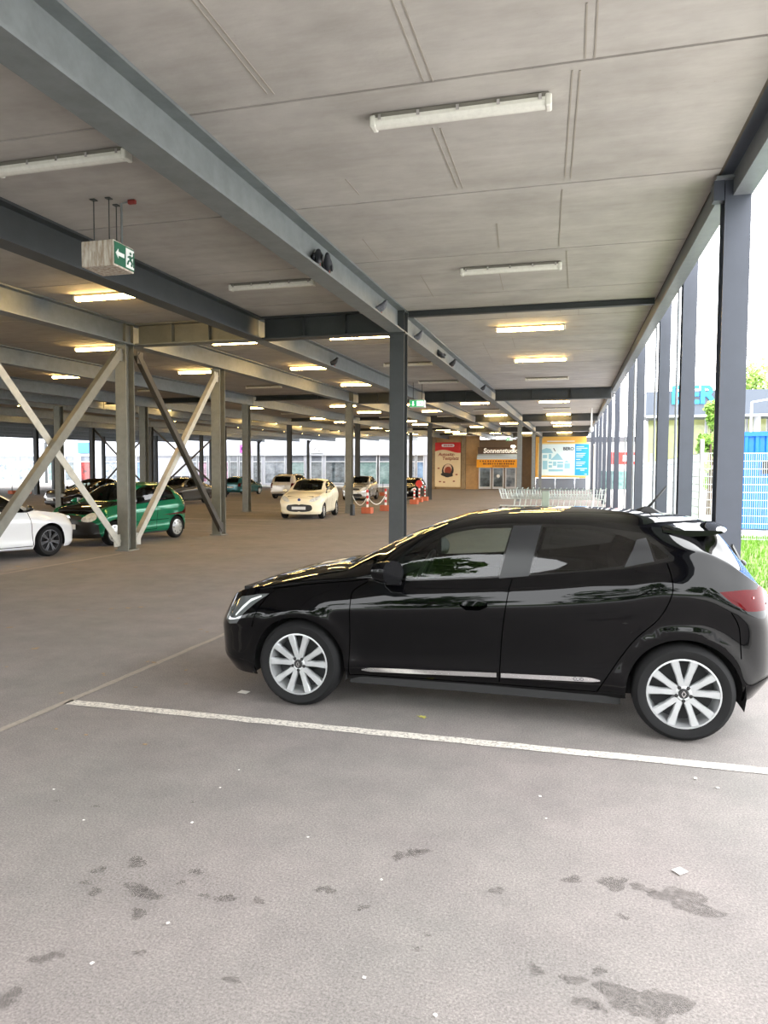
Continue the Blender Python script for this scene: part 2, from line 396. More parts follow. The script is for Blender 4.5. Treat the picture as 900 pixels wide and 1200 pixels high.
for b in range(6):
    x1, x0 = ROWS_X[b], ROWS_X[b + 1]
    for i in range(len(JY) - 1):
        if JY[i] < 46: slab(x0, x1, JY[i], JY[i + 1])
        else:
            mm = MB()
            for k in range(i, len(JY) - 1): slopebox(mm, x0 + .01, x1 - .01, JY[k] + .015, JY[k + 1] - .015, -0.02, 0.0)
            o = mm.build('slab', M_CONC, ceiling); o['kind'] = 'stuff'; break
mm = MB()
for i in range(len(JY) - 1): slopebox(mm, -64, ROWS_X[6] - .01, JY[i] + .015, JY[i + 1] - .015, -0.02, 0.0)
o = mm.build('slab', M_CONC, ceiling); o['kind'] = 'stuff'
# formwork seams: pairs of thin raised lines that run along the panels
for (a, b) in [((688, 3), (686, 68)), ((701, 0), (697, 68)), ((671, 82), (662, 208)), ((680, 82), (669, 208)), ((659, 222), (655, 288)), ((664, 294), (666, 338)), ((459, 0), (496, 95)), ((471, 0), (507, 95)), ((507, 150), (536, 220)), ((516, 150), (542, 220)), ((225, 0), (313, 110)), ((233, 0), (321, 110)),
               ((425, 280), (444, 304)), ((493, 322), (508, 348)), ((585, 318), (590, 340)), ((405, 210), (421, 228)), ((582, 262), (585, 290)), ((655, 356), (657, 366)), ((590, 356), (594, 372)), ((678, 352), (678, 370)), ((566, 402), (578, 425)), ((600, 395), (604, 408)), ((95, 60), (180, 130))]:
    p, q = ray.c(*a), ray.c(*b)
    mm = MB().bar((p[0], p[1], p[2] - .0015), (q[0], q[1], q[2] - .0015), 0.012, 0.006)
    mm.build('formwork_seam', M_SEAM, ceiling)

# ---------------------------------------------------------------- steel frame
def ibeam_poly(w, h, tf, tw):
    """I section, origin at the middle of its top"""
    return [(-w / 2, 0), (w / 2, 0), (w / 2, -tf), (tw / 2, -tf), (tw / 2, -h + tf), (w / 2, -h + tf), (w / 2, -h), (-w / 2, -h), (-w / 2, -h + tf), (-tw / 2, -h + tf), (-tw / 2, -tf), (-w / 2, -tf)]
def beam_y(x, y0, y1, w=0.30, h=0.45, mat=M_GALV, label='', group=None, tf=0.03):
    P = ibeam_poly(w, h, tf, 0.018); n = len(P); m = MB()
    m.add([(x + p[0], y0, zc(y0) + p[1] - .002) for p in P] + [(x + p[0], y1, zc(y1) + p[1] - .002) for p in P],
          [(0, 1, 2, 3, 10, 11), (3, 4, 9, 10), (4, 5, 6, 7, 8, 9)] + [tuple(i + n for i in f[::-1]) for f in [(0, 1, 2, 3, 10, 11), (3, 4, 9, 10), (4, 5, 6, 7, 8, 9)]] + [(i, i + n, (i + 1) % n + n, (i + 1) % n) for i in range(n)])
    t = thing('steel_beam', label, 'beam', (0, 0, 0), 0, group)
    m.build('girder', mat, t)
    return t
def beam_x(y, x0, x1, w=0.30, h=0.45, mat=M_STEEL, label='', group=None, tf=0.03, ribs=True):
    P = ibeam_poly(w, h, tf, 0.018); n = len(P); m = MB(); z = zc(y) - .004
    m.add([(x0, y + p[0], z + p[1]) for p in P] + [(x1, y + p[0], z + p[1]) for p in P],
          [(0, 1, 2, 3, 10, 11), (3, 4, 9, 10), (4, 5, 6, 7, 8, 9)] + [tuple(i + n for i in f[::-1]) for f in [(0, 1, 2, 3, 10, 11), (3, 4, 9, 10), (4, 5, 6, 7, 8, 9)]] + [(i, i + n, (i + 1) % n + n, (i + 1) % n) for i in range(n)])
    t = thing('cross_girder', label, 'beam', (0, 0, 0), 0, group)
    m.build('girder', mat, t)
    if ribs and h > .2:
        for f in (0.33, 0.66):
            xx = x0 + (x1 - x0) * f
            MB().box(xx - .006, xx + .006, y - w / 2 + .02, y - .008, z - h + tf, z - tf).build('stiffener', mat, t)
    return t
LAB = {-3.35: ('galvanised beam with pigeons on its flange, over the central dark column', None),
       -6.35: ('galvanised beam over the aisle, framed into the dark cross girder', None),
       -9.30: ('galvanised beam resting on the braced columns', None)}
Y_JOINTS = [Y_S, 13.7, 30.0, 46.3, 62.6, Y_N - .1]
for x in (-3.35, -6.35, -9.30, -14.15, -19.1, -22.0, -24.1, -30.0, -35.0, -40, -46, -52, -58):
    la, gr = LAB.get(x, ('galvanised beam among the parallel beams in the deep shade of the deck', 'parallel beams over the left half of the deck'))
    mid = x in (-6.35, -22.0)
    t = None
    for i in range(len(Y_JOINTS) - 1):
        y0, y1 = Y_JOINTS[i], Y_JOINTS[i + 1]
        e = 0.012 if not mid else 0.02
        P = beam_y(x, y0 + e, y1 - e, mat=M_STEEL if (x == -6.35 and i == 0) else M_GALV, label=la, group=gr)
        if t is None: t = P
        else:
            ch = P.children[0]; ch.parent = t; bpy.data.objects.remove(P, do_unlink=True)
for y in (13.7, 30.0, 46.3, 62.6, 76.0):
    for (xa, xb) in ((-3.505, -6.195), (-6.505, -9.145)):
        xs = sorted((xa, xb))
        if y == 76.0 and xb < -6.5: continue
        near = y < 14
        lab = ('dark cross girder between the central column and the aisle beam' if xa > -4 else 'cross girder coloured paler as if warm-lit, between the aisle beam and the braced column') if near else 'cross girder over the aisle farther down the deck'
        beam_x(y, xs[0] + .009 + (.15 if not near and 0 else 0), xs[1] - .009, mat=M_STEEL if (xa > -4 or y > 14) else M_COLG, label=lab, group=None if near else 'farther cross girders over the aisle')  # near left girder takes a paler steel to paint in the lamp light
    if y > 14:
        beam_x(y, -3.195, 1.395, mat=M_STEEL, label='dark cross girder spanning the bay along the open side' if y < 31 else 'far cross girder spanning the bay along the open side', group=None if y < 31 else 'far cross girders along the open side')
    else:
        beam_x(13.85, -3.19, 1.36, w=0.12, h=0.11, tf=.012, mat=M_STEEL, label='slim steel joint strip crossing the bay beside the central column', ribs=False)
    for (xa, xb) in ((-19.26, -21.84), (-9.46, -13.99), (-14.31, -18.94)):
        if y < 14: continue
        beam_x(y, xb, xa, mat=M_STEEL, h=.22, label='shallow cross girder over the left parking bays', group='shallow cross girders over the left bays')

_colmesh = {}
def hcolumn(x, y, mat, label, group=None, w=0.28, d=0.30, ztop=None, z0=0.0, parts=True, inset=0.46, pat_dirt=True):
    zt = (zc(y) - inset) if ztop is None else ztop
    t = thing('steel_column', label, 'column', (x, y, z0), 0, group)
    tf = 0.02
    P = [(-w / 2, -d / 2), (w / 2, -d / 2), (w / 2, -d / 2 + tf), (.007, -d / 2 + tf), (.007, d / 2 - tf), (w / 2, d / 2 - tf), (w / 2, d / 2), (-w / 2, d / 2), (-w / 2, d / 2 - tf), (-.007, d / 2 - tf), (-.007, -d / 2 + tf), (-w / 2, -d / 2 + tf)]
    n = 12; H = zt - z0
    m = MB(); m.add([(p[0], p[1], 0) for p in P] + [(p[0], p[1], H) for p in P], [(0, 1, 2, 3, 10, 11), (3, 4, 9, 10), (4, 5, 6, 7, 8, 9)] + [tuple(i + n for i in f[::-1]) for f in [(0, 1, 2, 3, 10, 11), (3, 4, 9, 10), (4, 5, 6, 7, 8, 9)]] + [(i, i + n, (i + 1) % n + n, (i + 1) % n) for i in range(n)])
    m.build('shaft', mat, t)
    if parts:
        MB().box(-w / 2 - .04, w / 2 + .04, -d / 2 - .04, d / 2 + .04, 0.0, 0.025).build('base_plate', mat, t)
    return t
# central dark column, braced row, and the rows behind
c = hcolumn(-3.35, 13.7, M_STEEL, 'dark steel column standing behind the bonnet of the black hatchback', ztop=zc(13.7) - .01, w=.29)
MB().box(-.17, .17, -.19, -.152, zc(13.7) - .48, zc(13.7) - .45).build('bracket', M_STEEL, c)
YL = [9.15, 13.5, 17.66]
XB = -9.36
hcolumn(XB, YL[1], M_COLG, 'grey-green column where four diagonal braces meet', ztop=zc(13.5) - .01, w=.26)
hcolumn(XB, YL[2], M_COLG, 'grey-green column at the far end of the braced bay by the green car', w=.26)
hcolumn(XB, YL[0], M_COLG, 'grey-green column at the near end of the braced bay by the white car', w=.26)
hcolumn(-9.33, 29.3, M_COLG, 'pale grey column beside the cream small car', ztop=zc(29.3) - .01, w=.27)
hcolumn(-14.0, 29.0, M_COLG, 'grey column between the cream car and the far braced bay')
hcolumn(-19.15, 29.0, M_COLG, 'grey column rising behind the green car')
hcolumn(-22.6, 27.6, M_COLG, 'grey column in front of the dark saloon')
G = 'far columns of the left bays'
for (x, y) in ((-9.3, 46.9), (-14.15, 46.3), (-19.1, 46.3), (-24.1, 46.3), (-30, 46.3), (-35, 46.3), (-30, 30), (-14.15, 62.6), (-19.1, 62.6), (-30, 62.6), (-35, 62.6), (-40, 62.6), (-46, 62.6), (-52, 62.6), (-40, 46.3)):
    hcolumn(x, y, M_COLG if y < 40 else M_STEEL, 'thin-looking far column deep under the left half of the deck', G, parts=False)
G = 'far columns in line with the central column'
for y in (46.3, 62.6, 75.9):
    hcolumn(-3.35, y, M_GALV, 'pale far column in line behind the central dark column', G, parts=False)

# diagonal braces: angle bars crossing in each braced bay
def brace(a, b, w, mat, label, group=None, side=1.0, plate=True):
    t = thing('diagonal_brace', label, 'brace', a, 0, group)
    A = Vector((0, 0, 0)); B = Vector(b) - Vector(a)
    d = B.normalized(); nx = Vector((1, 0, 0)); up = nx.cross(d).normalized()
    m = MB(); m.bar(A, B, 0.014, w, up=up)
    m.bar(A + up * (w / 2) * side - nx * .05, B + up * (w / 2) * side - nx * .05, 0.11, 0.014, up=up)
    m.build('angle_bar', mat, t)
    if plate:
        for p, s in ((A, 1), (B, -1)):
            q = p + d * s * .1
            MB().box(q.x - .018, q.x - .006, q.y - .11, q.y + .11, q.z - .13, q.z + .13).build('gusset_plate', mat, t)
    return t
zb = lambda y: zc(y) - .62
brace((XB - .05, YL[1] - .19, .16), (XB - .05, YL[0] + .19, zb(9.4)), .15, M_BRACE, 'pale angle brace rising from the foot of the four-brace column towards the white car', side=-1)
brace((XB + .07, YL[0] + .19, .16), (XB + .07, YL[1] - .19, zb(13.5)), .17, M_COLG, 'grey angle brace rising from beside the white car to the head of the four-brace column')
brace((XB + .10, YL[1] + .19, .16), (XB + .10, YL[2] - .19, zb(17.6)), .13, M_BRACE, 'white angle brace rising across the green car to the column behind it')
brace((XB + .22, YL[2] - .19, .16), (XB + .22, YL[1] + .19, zb(13.5)), .13, M_BRACED, 'dark angle brace falling from the four-brace column to the foot of the next column')
G = 'thin far braces under the deck'
for (x0, x1, y) in ((-30, -24.1, 46.5), (-35, -30, 46.5)):
    for (xa, xb) in ((x0, x1), (x1, x0)):
        t = thing('diagonal_brace', 'thin dark far brace crossing in front of the shop row', 'brace', (xa, y, .1), 0, G)
        MB().bar((0, 0, 0), (xb - xa, 0, 4.9), 0.09, 0.1).build('angle_bar', M_BRACED, t)

# columns and edge beam along the open right side
def edge_column(x, y, label, ztop, group=None, w=0.29, d=0.30):
    return hcolumn(x, y, M_COLO, label, group, w=w, d=d, ztop=ztop)
c1 = edge_column(1.58, 8.25, 'dark slate edge column rising directly behind the rear of the black hatchback', zc(8.25) - .06, w=.25, d=.25)
MB().box(-.22, .20, -.20, .17, zc(8.25) - .06, zc(8.25) - .035).build('cap_plate', M_EDGE, c1)
MB().box(-.235, -.135, -.14, -.02, zc(8.25) - .26, zc(8.25) - .06).build('corner_bracket', M_COLO, c1)
names = ['second', 'third', 'fourth', 'fifth', 'sixth']
XE = 1.655 + .105
for i, px in enumerate((794.5, 768.7, 743.2, 733.5, 718.3)):
    y = float(ray.X(px, 590, XE - .105)[1]) + .12
    cc = edge_column(XE, y, '%s slate edge column from the one behind the black hatchback' % names[i], zc(y) + .55, w=.21, d=.24)
    MB().tube([(-.17, -.1, .0), (-.17, -.1, zc(y) - .2)], .022, 6).build('downpipe', M_EDGE, cc)
G = 'far row of edge columns merging in the distance'
for y in (37.5, 43.5, 50.0, 57.0, 66.0, 74.0):
    hcolumn(XE - .05, y, M_COLO, 'far slate edge column merging with its neighbours towards the map wall', G, w=.21, d=.24, ztop=zc(y) + .5, parts=False)
# edge beams
t = thing('edge_beam', 'pale galvanised edge beam running along the open side to the map wall', 'beam')
m = MB(); P = [(1.40, .01), (1.60, .01), (1.60, -.015), (1.415, -.015), (1.415, -.20), (1.58, -.20), (1.58, -.215), (1.40, -.215)]
def sweep(P, y0, y1, name, mat, parent):
    n = len(P); m = MB()
    fs = [(0, 1, 2, 3), (0, 3, 4, 7), (4, 5, 6, 7)]
    m.add([(p[0], y0, zc(y0) + p[1]) for p in P] + [(p[0], y1, zc(y1) + p[1]) for p in P], fs + [tuple(i + n for i in f[::-1]) for f in fs] + [(i, i + n, (i + 1) % n + n, (i + 1) % n) for i in range(n)])
    return m.build(name, mat, parent)
sweep(P, 8.30, 29.9, 'channel', M_EDGE, t); sweep(P, 30.1, 79, 'channel', M_EDGE, t)
t = thing('edge_beam', 'near length of edge beam bearing on top of the column behind the hatchback', 'beam')
sweep([(p[0] + .13, p[1]) for p in P], -2.5, 8.22, 'channel', M_EDGE, t)
# upstand that closes the deck edge
t = thing('deck_parapet', 'grey parapet panel along the open edge of the deck above', 'parapet')
mm = MB(); slopebox(mm, 1.42, 1.56, Y_S, 79, -0.36, -.02); mm.build('panel', M_COLO, t)

# ---------------------------------------------------------------- strip lights under the deck
def strip_light(lit, detail):
    t = thing('strip_light', '', 'lamp')
    L = 1.5
    hb = MB().bevbox(-L / 2 + .02, L / 2 - .02, -.055, .055, -.045, 0.0, .008)
    hb.build('housing', M_HOUSING, t)
    P = [(-.062, -.04), (-.062, -.07), (-.045, -.098), (-.02, -.108), (.02, -.108), (.045, -.098), (.062, -.07), (.062, -.04)]
    MB().prism(P, 'x', -L / 2 + .05, L / 2 - .05).build('cover', M_LIT if lit else M_DIFF, t, smooth=30)
    for s in (-1, 1):
        MB().bevbox(min(s * (L / 2 - .052), s * L / 2), max(s * (L / 2 - .052), s * L / 2), -.064, .064, -.11, -.012, .014).build('end_cap', M_DIFF, t)
    if detail:
        for k in range(5):
            x = -L / 2 + .09 + k * (L - .18) / 4
            for s in (-1,):
                MB().box(x - .012, x + .012, s * .07 - .004, s * .07 + .004, -.062, -.02).build('clip', M_CHROME, t)
        for dy in (-.028, .028):
            MB().tube([(-L / 2 + .07, dy, -.085), (L / 2 - .07, dy, -.085)], .0045, 6).build('rib', M_HOUSING, t)
    return t
P_LIT, P_UNLIT = strip_light(True, False), strip_light(False, True)
used = set()
def put_light(x, y, lit, label, group):
    src = P_LIT if lit else P_UNLIT
    if src.name in used: o = copy_tree(src)
    else: o = src; used.add(src.name)
    o.location = (x, y, zc(y) - .004); o.rotation_euler = (math.atan(CK), 0, 0)
    tag(o, label, 'lamp', group)
LY = [6.0 + 4.97 * i for i in range(16)]
bays = [(-0.97, 'over the bay beside the open edge', {0, 1, 4, 7}), (-4.83, 'over the aisle, right of the aisle beam', {0, 1, 3, 4, 5, 7, 9, 11, 13}), (-7.85, 'over the aisle, left of the aisle beam', {0, 5, 8, 10, 12}), (-11.75, 'over the left bays beside the cream car', {4, 8, 11}), (-16.6, 'over the bays behind the green car', {2, 4, 7, 10}), (-21.6, 'over the bays around the dark saloon', {1, 4, 7}), (-27, 'over the far left aisle', {3, 6, 9}), (-33, 'over the far left bays', {2, 5, 8, 10})]
for x, where, off in bays:
    for i, y in enumerate(LY):
        if y > 77 or (x < -20 and y < 20) or (x < -9 and y < 9): continue
        lit = i not in off
        if x == -0.97 and i == 0: lab, grp = 'large unlit strip light with clips on the panel nearest above the black hatchback', None
        elif x == -0.97 and i == 1: lab, grp = 'unlit strip light on the second panels above the black hatchback roof', None
        elif x == -4.83 and i == 0: lab, grp = 'unlit strip light with clips beside the hanging rusty exit sign', None
        elif x == -4.83 and i == 1: lab, grp = 'unlit strip light between the exit sign and the pair of pigeons', None
        else:
            lab = ('glowing warm strip light ' if lit else 'dark unlit strip light ') + where; grp = ('lit' if lit else 'unlit') + ' strip lights ' + where
        put_light(x, y, lit, lab, grp)

# ---------------------------------------------------------------- cars: one lofted skin per car, cut into panels along outlines
def pchip(xs, ys, q):
    xs = np.asarray(xs, float); ys = np.asarray(ys, float); q = np.clip(np.asarray(q, float), xs[0], xs[-1])
    h = np.diff(xs); s = np.diff(ys) / h; n = len(xs); d = np.zeros(n)
    for i in range(1, n - 1):
        if s[i - 1] * s[i] > 0:
            w1 = 2 * h[i] + h[i - 1]; w2 = h[i] + 2 * h[i - 1]; d[i] = (w1 + w2) / (w1 / s[i - 1] + w2 / s[i])
    d[0], d[-1] = s[0], s[-1]
    k = np.clip(np.searchsorted(xs, q, side='right') - 1, 0, n - 2)
    t = (q - xs[k]) / h[k]; t2, t3 = t * t, t * t * t
    return ys[k] * (2 * t3 - 3 * t2 + 1) + h[k] * d[k] * (t3 - 2 * t2 + t) + ys[k + 1] * (-2 * t3 + 3 * t2) + h[k] * d[k + 1] * (t3 - t2)
def natural(ts, V, q):
    """natural cubic spline through V[k] (arrays) at knots ts, sampled at q"""
    ts = np.asarray(ts, float); n = len(ts); h = np.diff(ts); A = np.zeros((n, n)); A[0, 0] = A[-1, -1] = 1
    Rm = np.zeros((n,) + V.shape[1:])
    for i in range(1, n - 1):
        A[i, i - 1], A[i, i], A[i, i + 1] = h[i - 1], 2 * (h[i - 1] + h[i]), h[i]
        Rm[i] = 6 * ((V[i + 1] - V[i]) / h[i] - (V[i] - V[i - 1]) / h[i - 1])
    Mm = np.linalg.solve(A, Rm.reshape(n, -1)).reshape(Rm.shape)
    k = np.clip(np.searchsorted(ts, q, side='right') - 1, 0, n - 2)
    out = []
    for qi, ki in zip(q, k):
        a, b = ts[ki + 1] - qi, qi - ts[ki]; H = h[ki]
        out.append(Mm[ki] * a ** 3 / (6 * H) + Mm[ki + 1] * b ** 3 / (6 * H) + (V[ki] / H - Mm[ki] * H / 6) * a + (V[ki + 1] / H - Mm[ki + 1] * H / 6) * b)
    return np.array(out)

class Skin:
    """half car: x runs from nose (0) to tail, y outwards, z up; lines 0..9 from sill to roof centre"""
    T = [0, .35, 1.0, 1.7, 2.3, 2.6, 3.35, 4.1, 4.7, 5.5]
    def __init__(s, c, nu=420, nt=200):
        s.c = c; s.L = c['L']
        U = 0.5 - 0.5 * np.cos(np.linspace(0, math.pi, nu)); U = 0.55 * U + 0.45 * np.linspace(0, 1, nu)
        s.U = U
        z_n = c['nose']; z_t = c['tail']
        lines = []
        zN = c['nose_z']; zT = c['tail_z']
        for k in range(10):
            x0 = float(pchip(*zip(*z_n), [zN[k]])[0]); x1 = float(pchip(*zip(*z_t), [zT[k]])[0])
            x = x0 + (x1 - x0) * U
            f = lambda nm: pchip(*zip(*c[nm]), x)
            zs, zb, zr, zt, w, wr = f('sill'), f('belt'), f('rail'), f('top'), f('w'), f('wr')
            wb = w - f('tuck')
            a, p = c['nround']; d = np.clip((x - x0) / a, 0, 1); E = (1 - (1 - d) ** p) ** (1 / p)
            a, p = c['tround']; d = np.clip((x1 - x) / a, 0, 1); E = E * (1 - (1 - d) ** p) ** (1 / p)
            zsh = zb - np.minimum(.10, (zb - zs) * .2)
            if k == 0: y, z = w * .90, zs
            elif k == 1: y, z = w * .955, zs + .07
            elif k == 2: y, z = w * .962, zs + (zsh - zs) * .33
            elif k == 3: y, z = w * .995, zs + (zsh - zs) * .72
            elif k == 4: y, z = w * .985, zsh
            elif k == 5: y, z = wb, zb
            elif k == 6: y, z = wb + (wr - wb) * .40 + c.get('bulge', .022), zb + (zr - zb) * .55
            elif k == 7: y, z = wr, zr
            elif k == 8: y, z = wr * .62, zt - (zt - zr) * .22
            else: y, z = wr * 0.0, zt
            # at the two ends every line meets the centre plane at its own height
            e0 = np.exp(-((x - x0) / .10) ** 2); e1 = np.exp(-((x1 - x) / .07) ** 2)
            z = z * (1 - e0) + zN[k] * e0; z = z * (1 - e1) + zT[k] * e1
            lines.append(np.stack([x, y * E, z], 1))
        V = np.array(lines)
        s.t = np.linspace(0, s.T[-1], nt)
        s.P = natural(s.T, V, s.t)            # nt, nu, 3
        s.P[..., 1] = np.maximum(s.P[..., 1], 0); s.P[-1, :, 1] = 0
        # wheel arch flares
        for ax in c['axles']:
            r = np.hypot(s.P[..., 0] - ax, s.P[..., 2] - c['r'])
            bump = c.get('flare', .018) * np.exp(-((r - c['arch'] - .015) / .06) ** 2) * (s.P[..., 1] > c['w0'] * .72) * (s.P[..., 2] > .12)
            s.P[..., 1] += bump
        dt = np.gradient(s.P, axis=0); du = np.gradient(s.P, axis=1)
        N = np.cross(dt, du); ln = np.linalg.norm(N, axis=2, keepdims=True); ln[ln < 1e-9] = 1
        N = N / ln
        flip = np.where((N[..., 1:2] * 1 + N[..., 2:3] * .3) < 0, -1, 1)
        sgn = np.sign(np.median(N[nt // 3, nu // 3: 2 * nu // 3, 1])); N *= sgn
        s.N = N
        s.nu, s.nt = nu, nt
        s.su = c['L'] / (nu - 1); s.st = 0.30 * s.T[-1] / (nt - 1)     # metric of the parameter plane
    def at(s, i, j, A=None):
        """sample at fractional (t index i, u index j)"""
        A = s.P if A is None else A
        i = np.clip(i, 0, s.nt - 1.0001); j = np.clip(j, 0, s.nu - 1.0001)
        a, b = np.floor(i).astype(int), np.floor(j).astype(int); f, g = (i - a)[..., None], (j - b)[..., None]
        return (A[a, b] * (1 - f) + A[a + 1, b] * f) * (1 - g) + (A[a, b + 1] * (1 - f) + A[a + 1, b + 1] * f) * g
    def inv(s, pts, proj):
        ax = {'s': (0, 2), 'f': (1, 2), 'r': (1, 2), 't': (0, 1)}[proj]
        Q = s.P[..., ax]
        mask = np.ones((s.nt, s.nu), bool)
        ti = np.searchsorted(s.t, [s.T[7]])[0]; tb = np.searchsorted(s.t, [s.T[5]])[0]
        if proj == 's': mask[ti + 2:] = False; mask[:, :4] = False; mask[:, -4:] = False
        if proj == 'f': mask[:, s.nu // 3:] = False
        if proj == 'r': mask[:, : s.nu * 2 // 3] = False
        if proj == 't': mask[:tb] = False
        out = []
        for p in pts:
            d = ((Q - np.array(p)) ** 2).sum(-1); d[~mask] = 1e9
            i, j = np.unravel_index(np.argmin(d), d.shape); x = np.array([float(i), float(j)])
            for _ in range(6):
                a = s.at(np.array([x[0]]), np.array([x[1]]))[0][list(ax)]
                b = s.at(np.array([x[0] + .3]), np.array([x[1]]))[0][list(ax)]; cc = s.at(np.array([x[0]]), np.array([x[1] + .3]))[0][list(ax)]
                J = np.stack([(b - a) / .3, (cc - a) / .3], 1)
                if abs(np.linalg.det(J)) < 1e-12: break
                dx = np.clip(np.linalg.solve(J, np.array(p) - a), -3, 3); x = x + dx
                x[0] = min(max(x[0], 0), s.nt - 1); x[1] = min(max(x[1], 0), s.nu - 1)
            out.append((x[1] * s.su, x[0] * s.st))
        return out
def densify(pts, closed, step, smooth):
    P = [np.array(p, float) for p in pts]
    if smooth:
        n = len(P); Q = []
        rng = range(n if closed else n - 1)
        for i in rng:
            a, b, c, d = P[(i - 1) % n] if closed or i > 0 else P[0], P[i], P[(i + 1) % n], P[(i + 2) % n] if closed or i + 2 < n else P[-1]
            for k in range(6):
                t = k / 6; Q.append(0.5 * ((2 * b) + (c - a) * t + (2 * a - 5 * b + 4 * c - d) * t * t + (3 * b - a - 3 * c + d) * t ** 3))
        if not closed: Q.append(P[-1])
        P = Q
    out = []; n = len(P)
    for i in range(n if closed else n - 1):
        a, b = P[i], P[(i + 1) % n]; k = max(1, int(np.linalg.norm(b - a) / step))
        out += [a + (b - a) * j / k for j in range(k)]
    if not closed: out.append(P[-1])
    return out
def strip_poly(pts, w):
    """thin closed band along an open polyline"""
    P = [np.array(p, float) for p in pts]; L, Rr = [], []
    for i in range(len(P)):
        d = P[min(i + 1, len(P) - 1)] - P[max(i - 1, 0)]; d /= np.linalg.norm(d); n = np.array([-d[1], d[0]]) * w / 2
        L.append(P[i] + n); Rr.append(P[i] - n)
    return L + Rr[::-1]
def in_poly(P, poly):
    x, y = P[:, 0], P[:, 1]; inside = np.zeros(len(P), bool); n = len(poly); j = n - 1
    for i in range(n):
        xi, yi = poly[i]; xj, yj = poly[j]
        c = ((yi > y) != (yj > y)) & (x < (xj - xi) * (y - yi) / (yj - yi + 1e-15) + xi)
        inside ^= c; j = i
    return inside

def car_skin(root, spec, regions, mats, step=.035, centre=(), default='body_shell', keep_sides=()):
    """regions: list of (name, projection, points, smooth). Earlier entries win. name None cuts a hole.
    Names in centre join both halves into one part, the others become one part on each side."""
    S = Skin(spec); W, H = (S.nu - 1) * S.su, (S.nt - 1) * S.st
    polys = []; verts = []; edges = []
    for name, proj, pts, smooth in regions:
        P = densify(pts, True, step * .8, smooth)
        Q = S.inv(P, proj); polys.append((name, Q))
        k = len(verts); verts += [Vector(q) for q in Q]; edges += [(k + i, k + (i + 1) % len(Q)) for i in range(len(Q))]
    k = len(verts); nb = 60
    bd = [(W * i / nb, 0) for i in range(nb)] + [(W, H * i / 24) for i in range(24)] + [(W - W * i / nb, H) for i in range(nb)] + [(0, H - H * i / 24) for i in range(24)]
    verts += [Vector(q) for q in bd]; edges += [(k + i, k + (i + 1) % len(bd)) for i in range(len(bd))]
    nx, ny = int(W / step), int(H / step)
    for i in range(1, nx):
        for j in range(1, ny): verts.append(Vector(((i + (.5 if j % 2 else 0)) * W / nx * .999, j * H / ny)))
    for e in (0.004, .012, .022):
        for i in range(60): verts.append(Vector((e * W, (i + .5) / 60 * H))); verts.append(Vector(((1 - e) * W, (i + .5) / 60 * H)))
    vo, eo, fo, *_ = delaunay_2d_cdt(verts, edges, [], 0, 1e-5)
    V = np.array([(v.x, v.y) for v in vo])
    Fc = np.array([f for f in fo if len(f) == 3])
    cen = V[Fc].mean(1)
    lab = np.full(len(Fc), len(polys))
    for k in range(len(polys) - 1, -1, -1): lab[in_poly(cen, polys[k][1])] = k
    ii, jj = V[:, 1] / S.st, V[:, 0] / S.su
    P3 = S.at(ii, jj); N3 = S.at(ii, jj, S.N); N3 /= np.maximum(np.linalg.norm(N3, axis=1, keepdims=True), 1e-9)
    xc = spec['L'] / 2
    names = [p[0] for p in polys] + [default]
    out = {}
    for nm in dict.fromkeys(names):
        if nm is None: continue
        sel = Fc[np.isin(lab, [k for k, q in enumerate(names) if q == nm])]
        if not len(sel): continue
        both = nm in centre or nm == default
        groups = [(1, -1)] if both else [(1,), (-1,)]
        for g in groups:
            vs = []; ns = []; fs = []
            for sg in g:
                idx, invx = np.unique(sel, return_inverse=True); f = invx.reshape(sel.shape) + len(vs)
                p = P3[idx].copy(); n = N3[idx].copy(); p[:, 1] *= sg; n[:, 1] *= sg; p[:, 0] -= xc
                tri = p[f - len(vs)]; fn = np.cross(tri[:, 1] - tri[:, 0], tri[:, 2] - tri[:, 0]); want = n[f - len(vs)].mean(1)
                bad = (fn * want).sum(1) < 0; f[bad] = f[bad][:, ::-1]
                vs += p.tolist(); ns += n.tolist(); fs += f.tolist()
            me = bpy.data.meshes.new(nm); me.from_pydata(vs, [], fs); me.shade_smooth(); me.materials.append(mats.get(nm, mats[default]))
            me.normals_split_custom_set_from_vertices(ns)
            o = link(nm, me, root); out.setdefault(nm, []).append(o)
    root_skin = S
    return S, out

def circle(cx, cz, r, n=40, a0=0, a1=2 * math.pi):
    return [(cx + r * math.cos(a0 + (a1 - a0) * i / n), cz + r * math.sin(a0 + (a1 - a0) * i / n)) for i in range(n if a1 - a0 > 6.2 else n + 1)]
def arch_poly(ax, r, R):
    """wheel opening: round above, straight down to below the sill"""
    return [(ax - R, -.2)] + [(ax + R * math.cos(t), r + R * math.sin(t)) for t in np.linspace(math.pi, 0, 26)] + [(ax + R, -.2)]

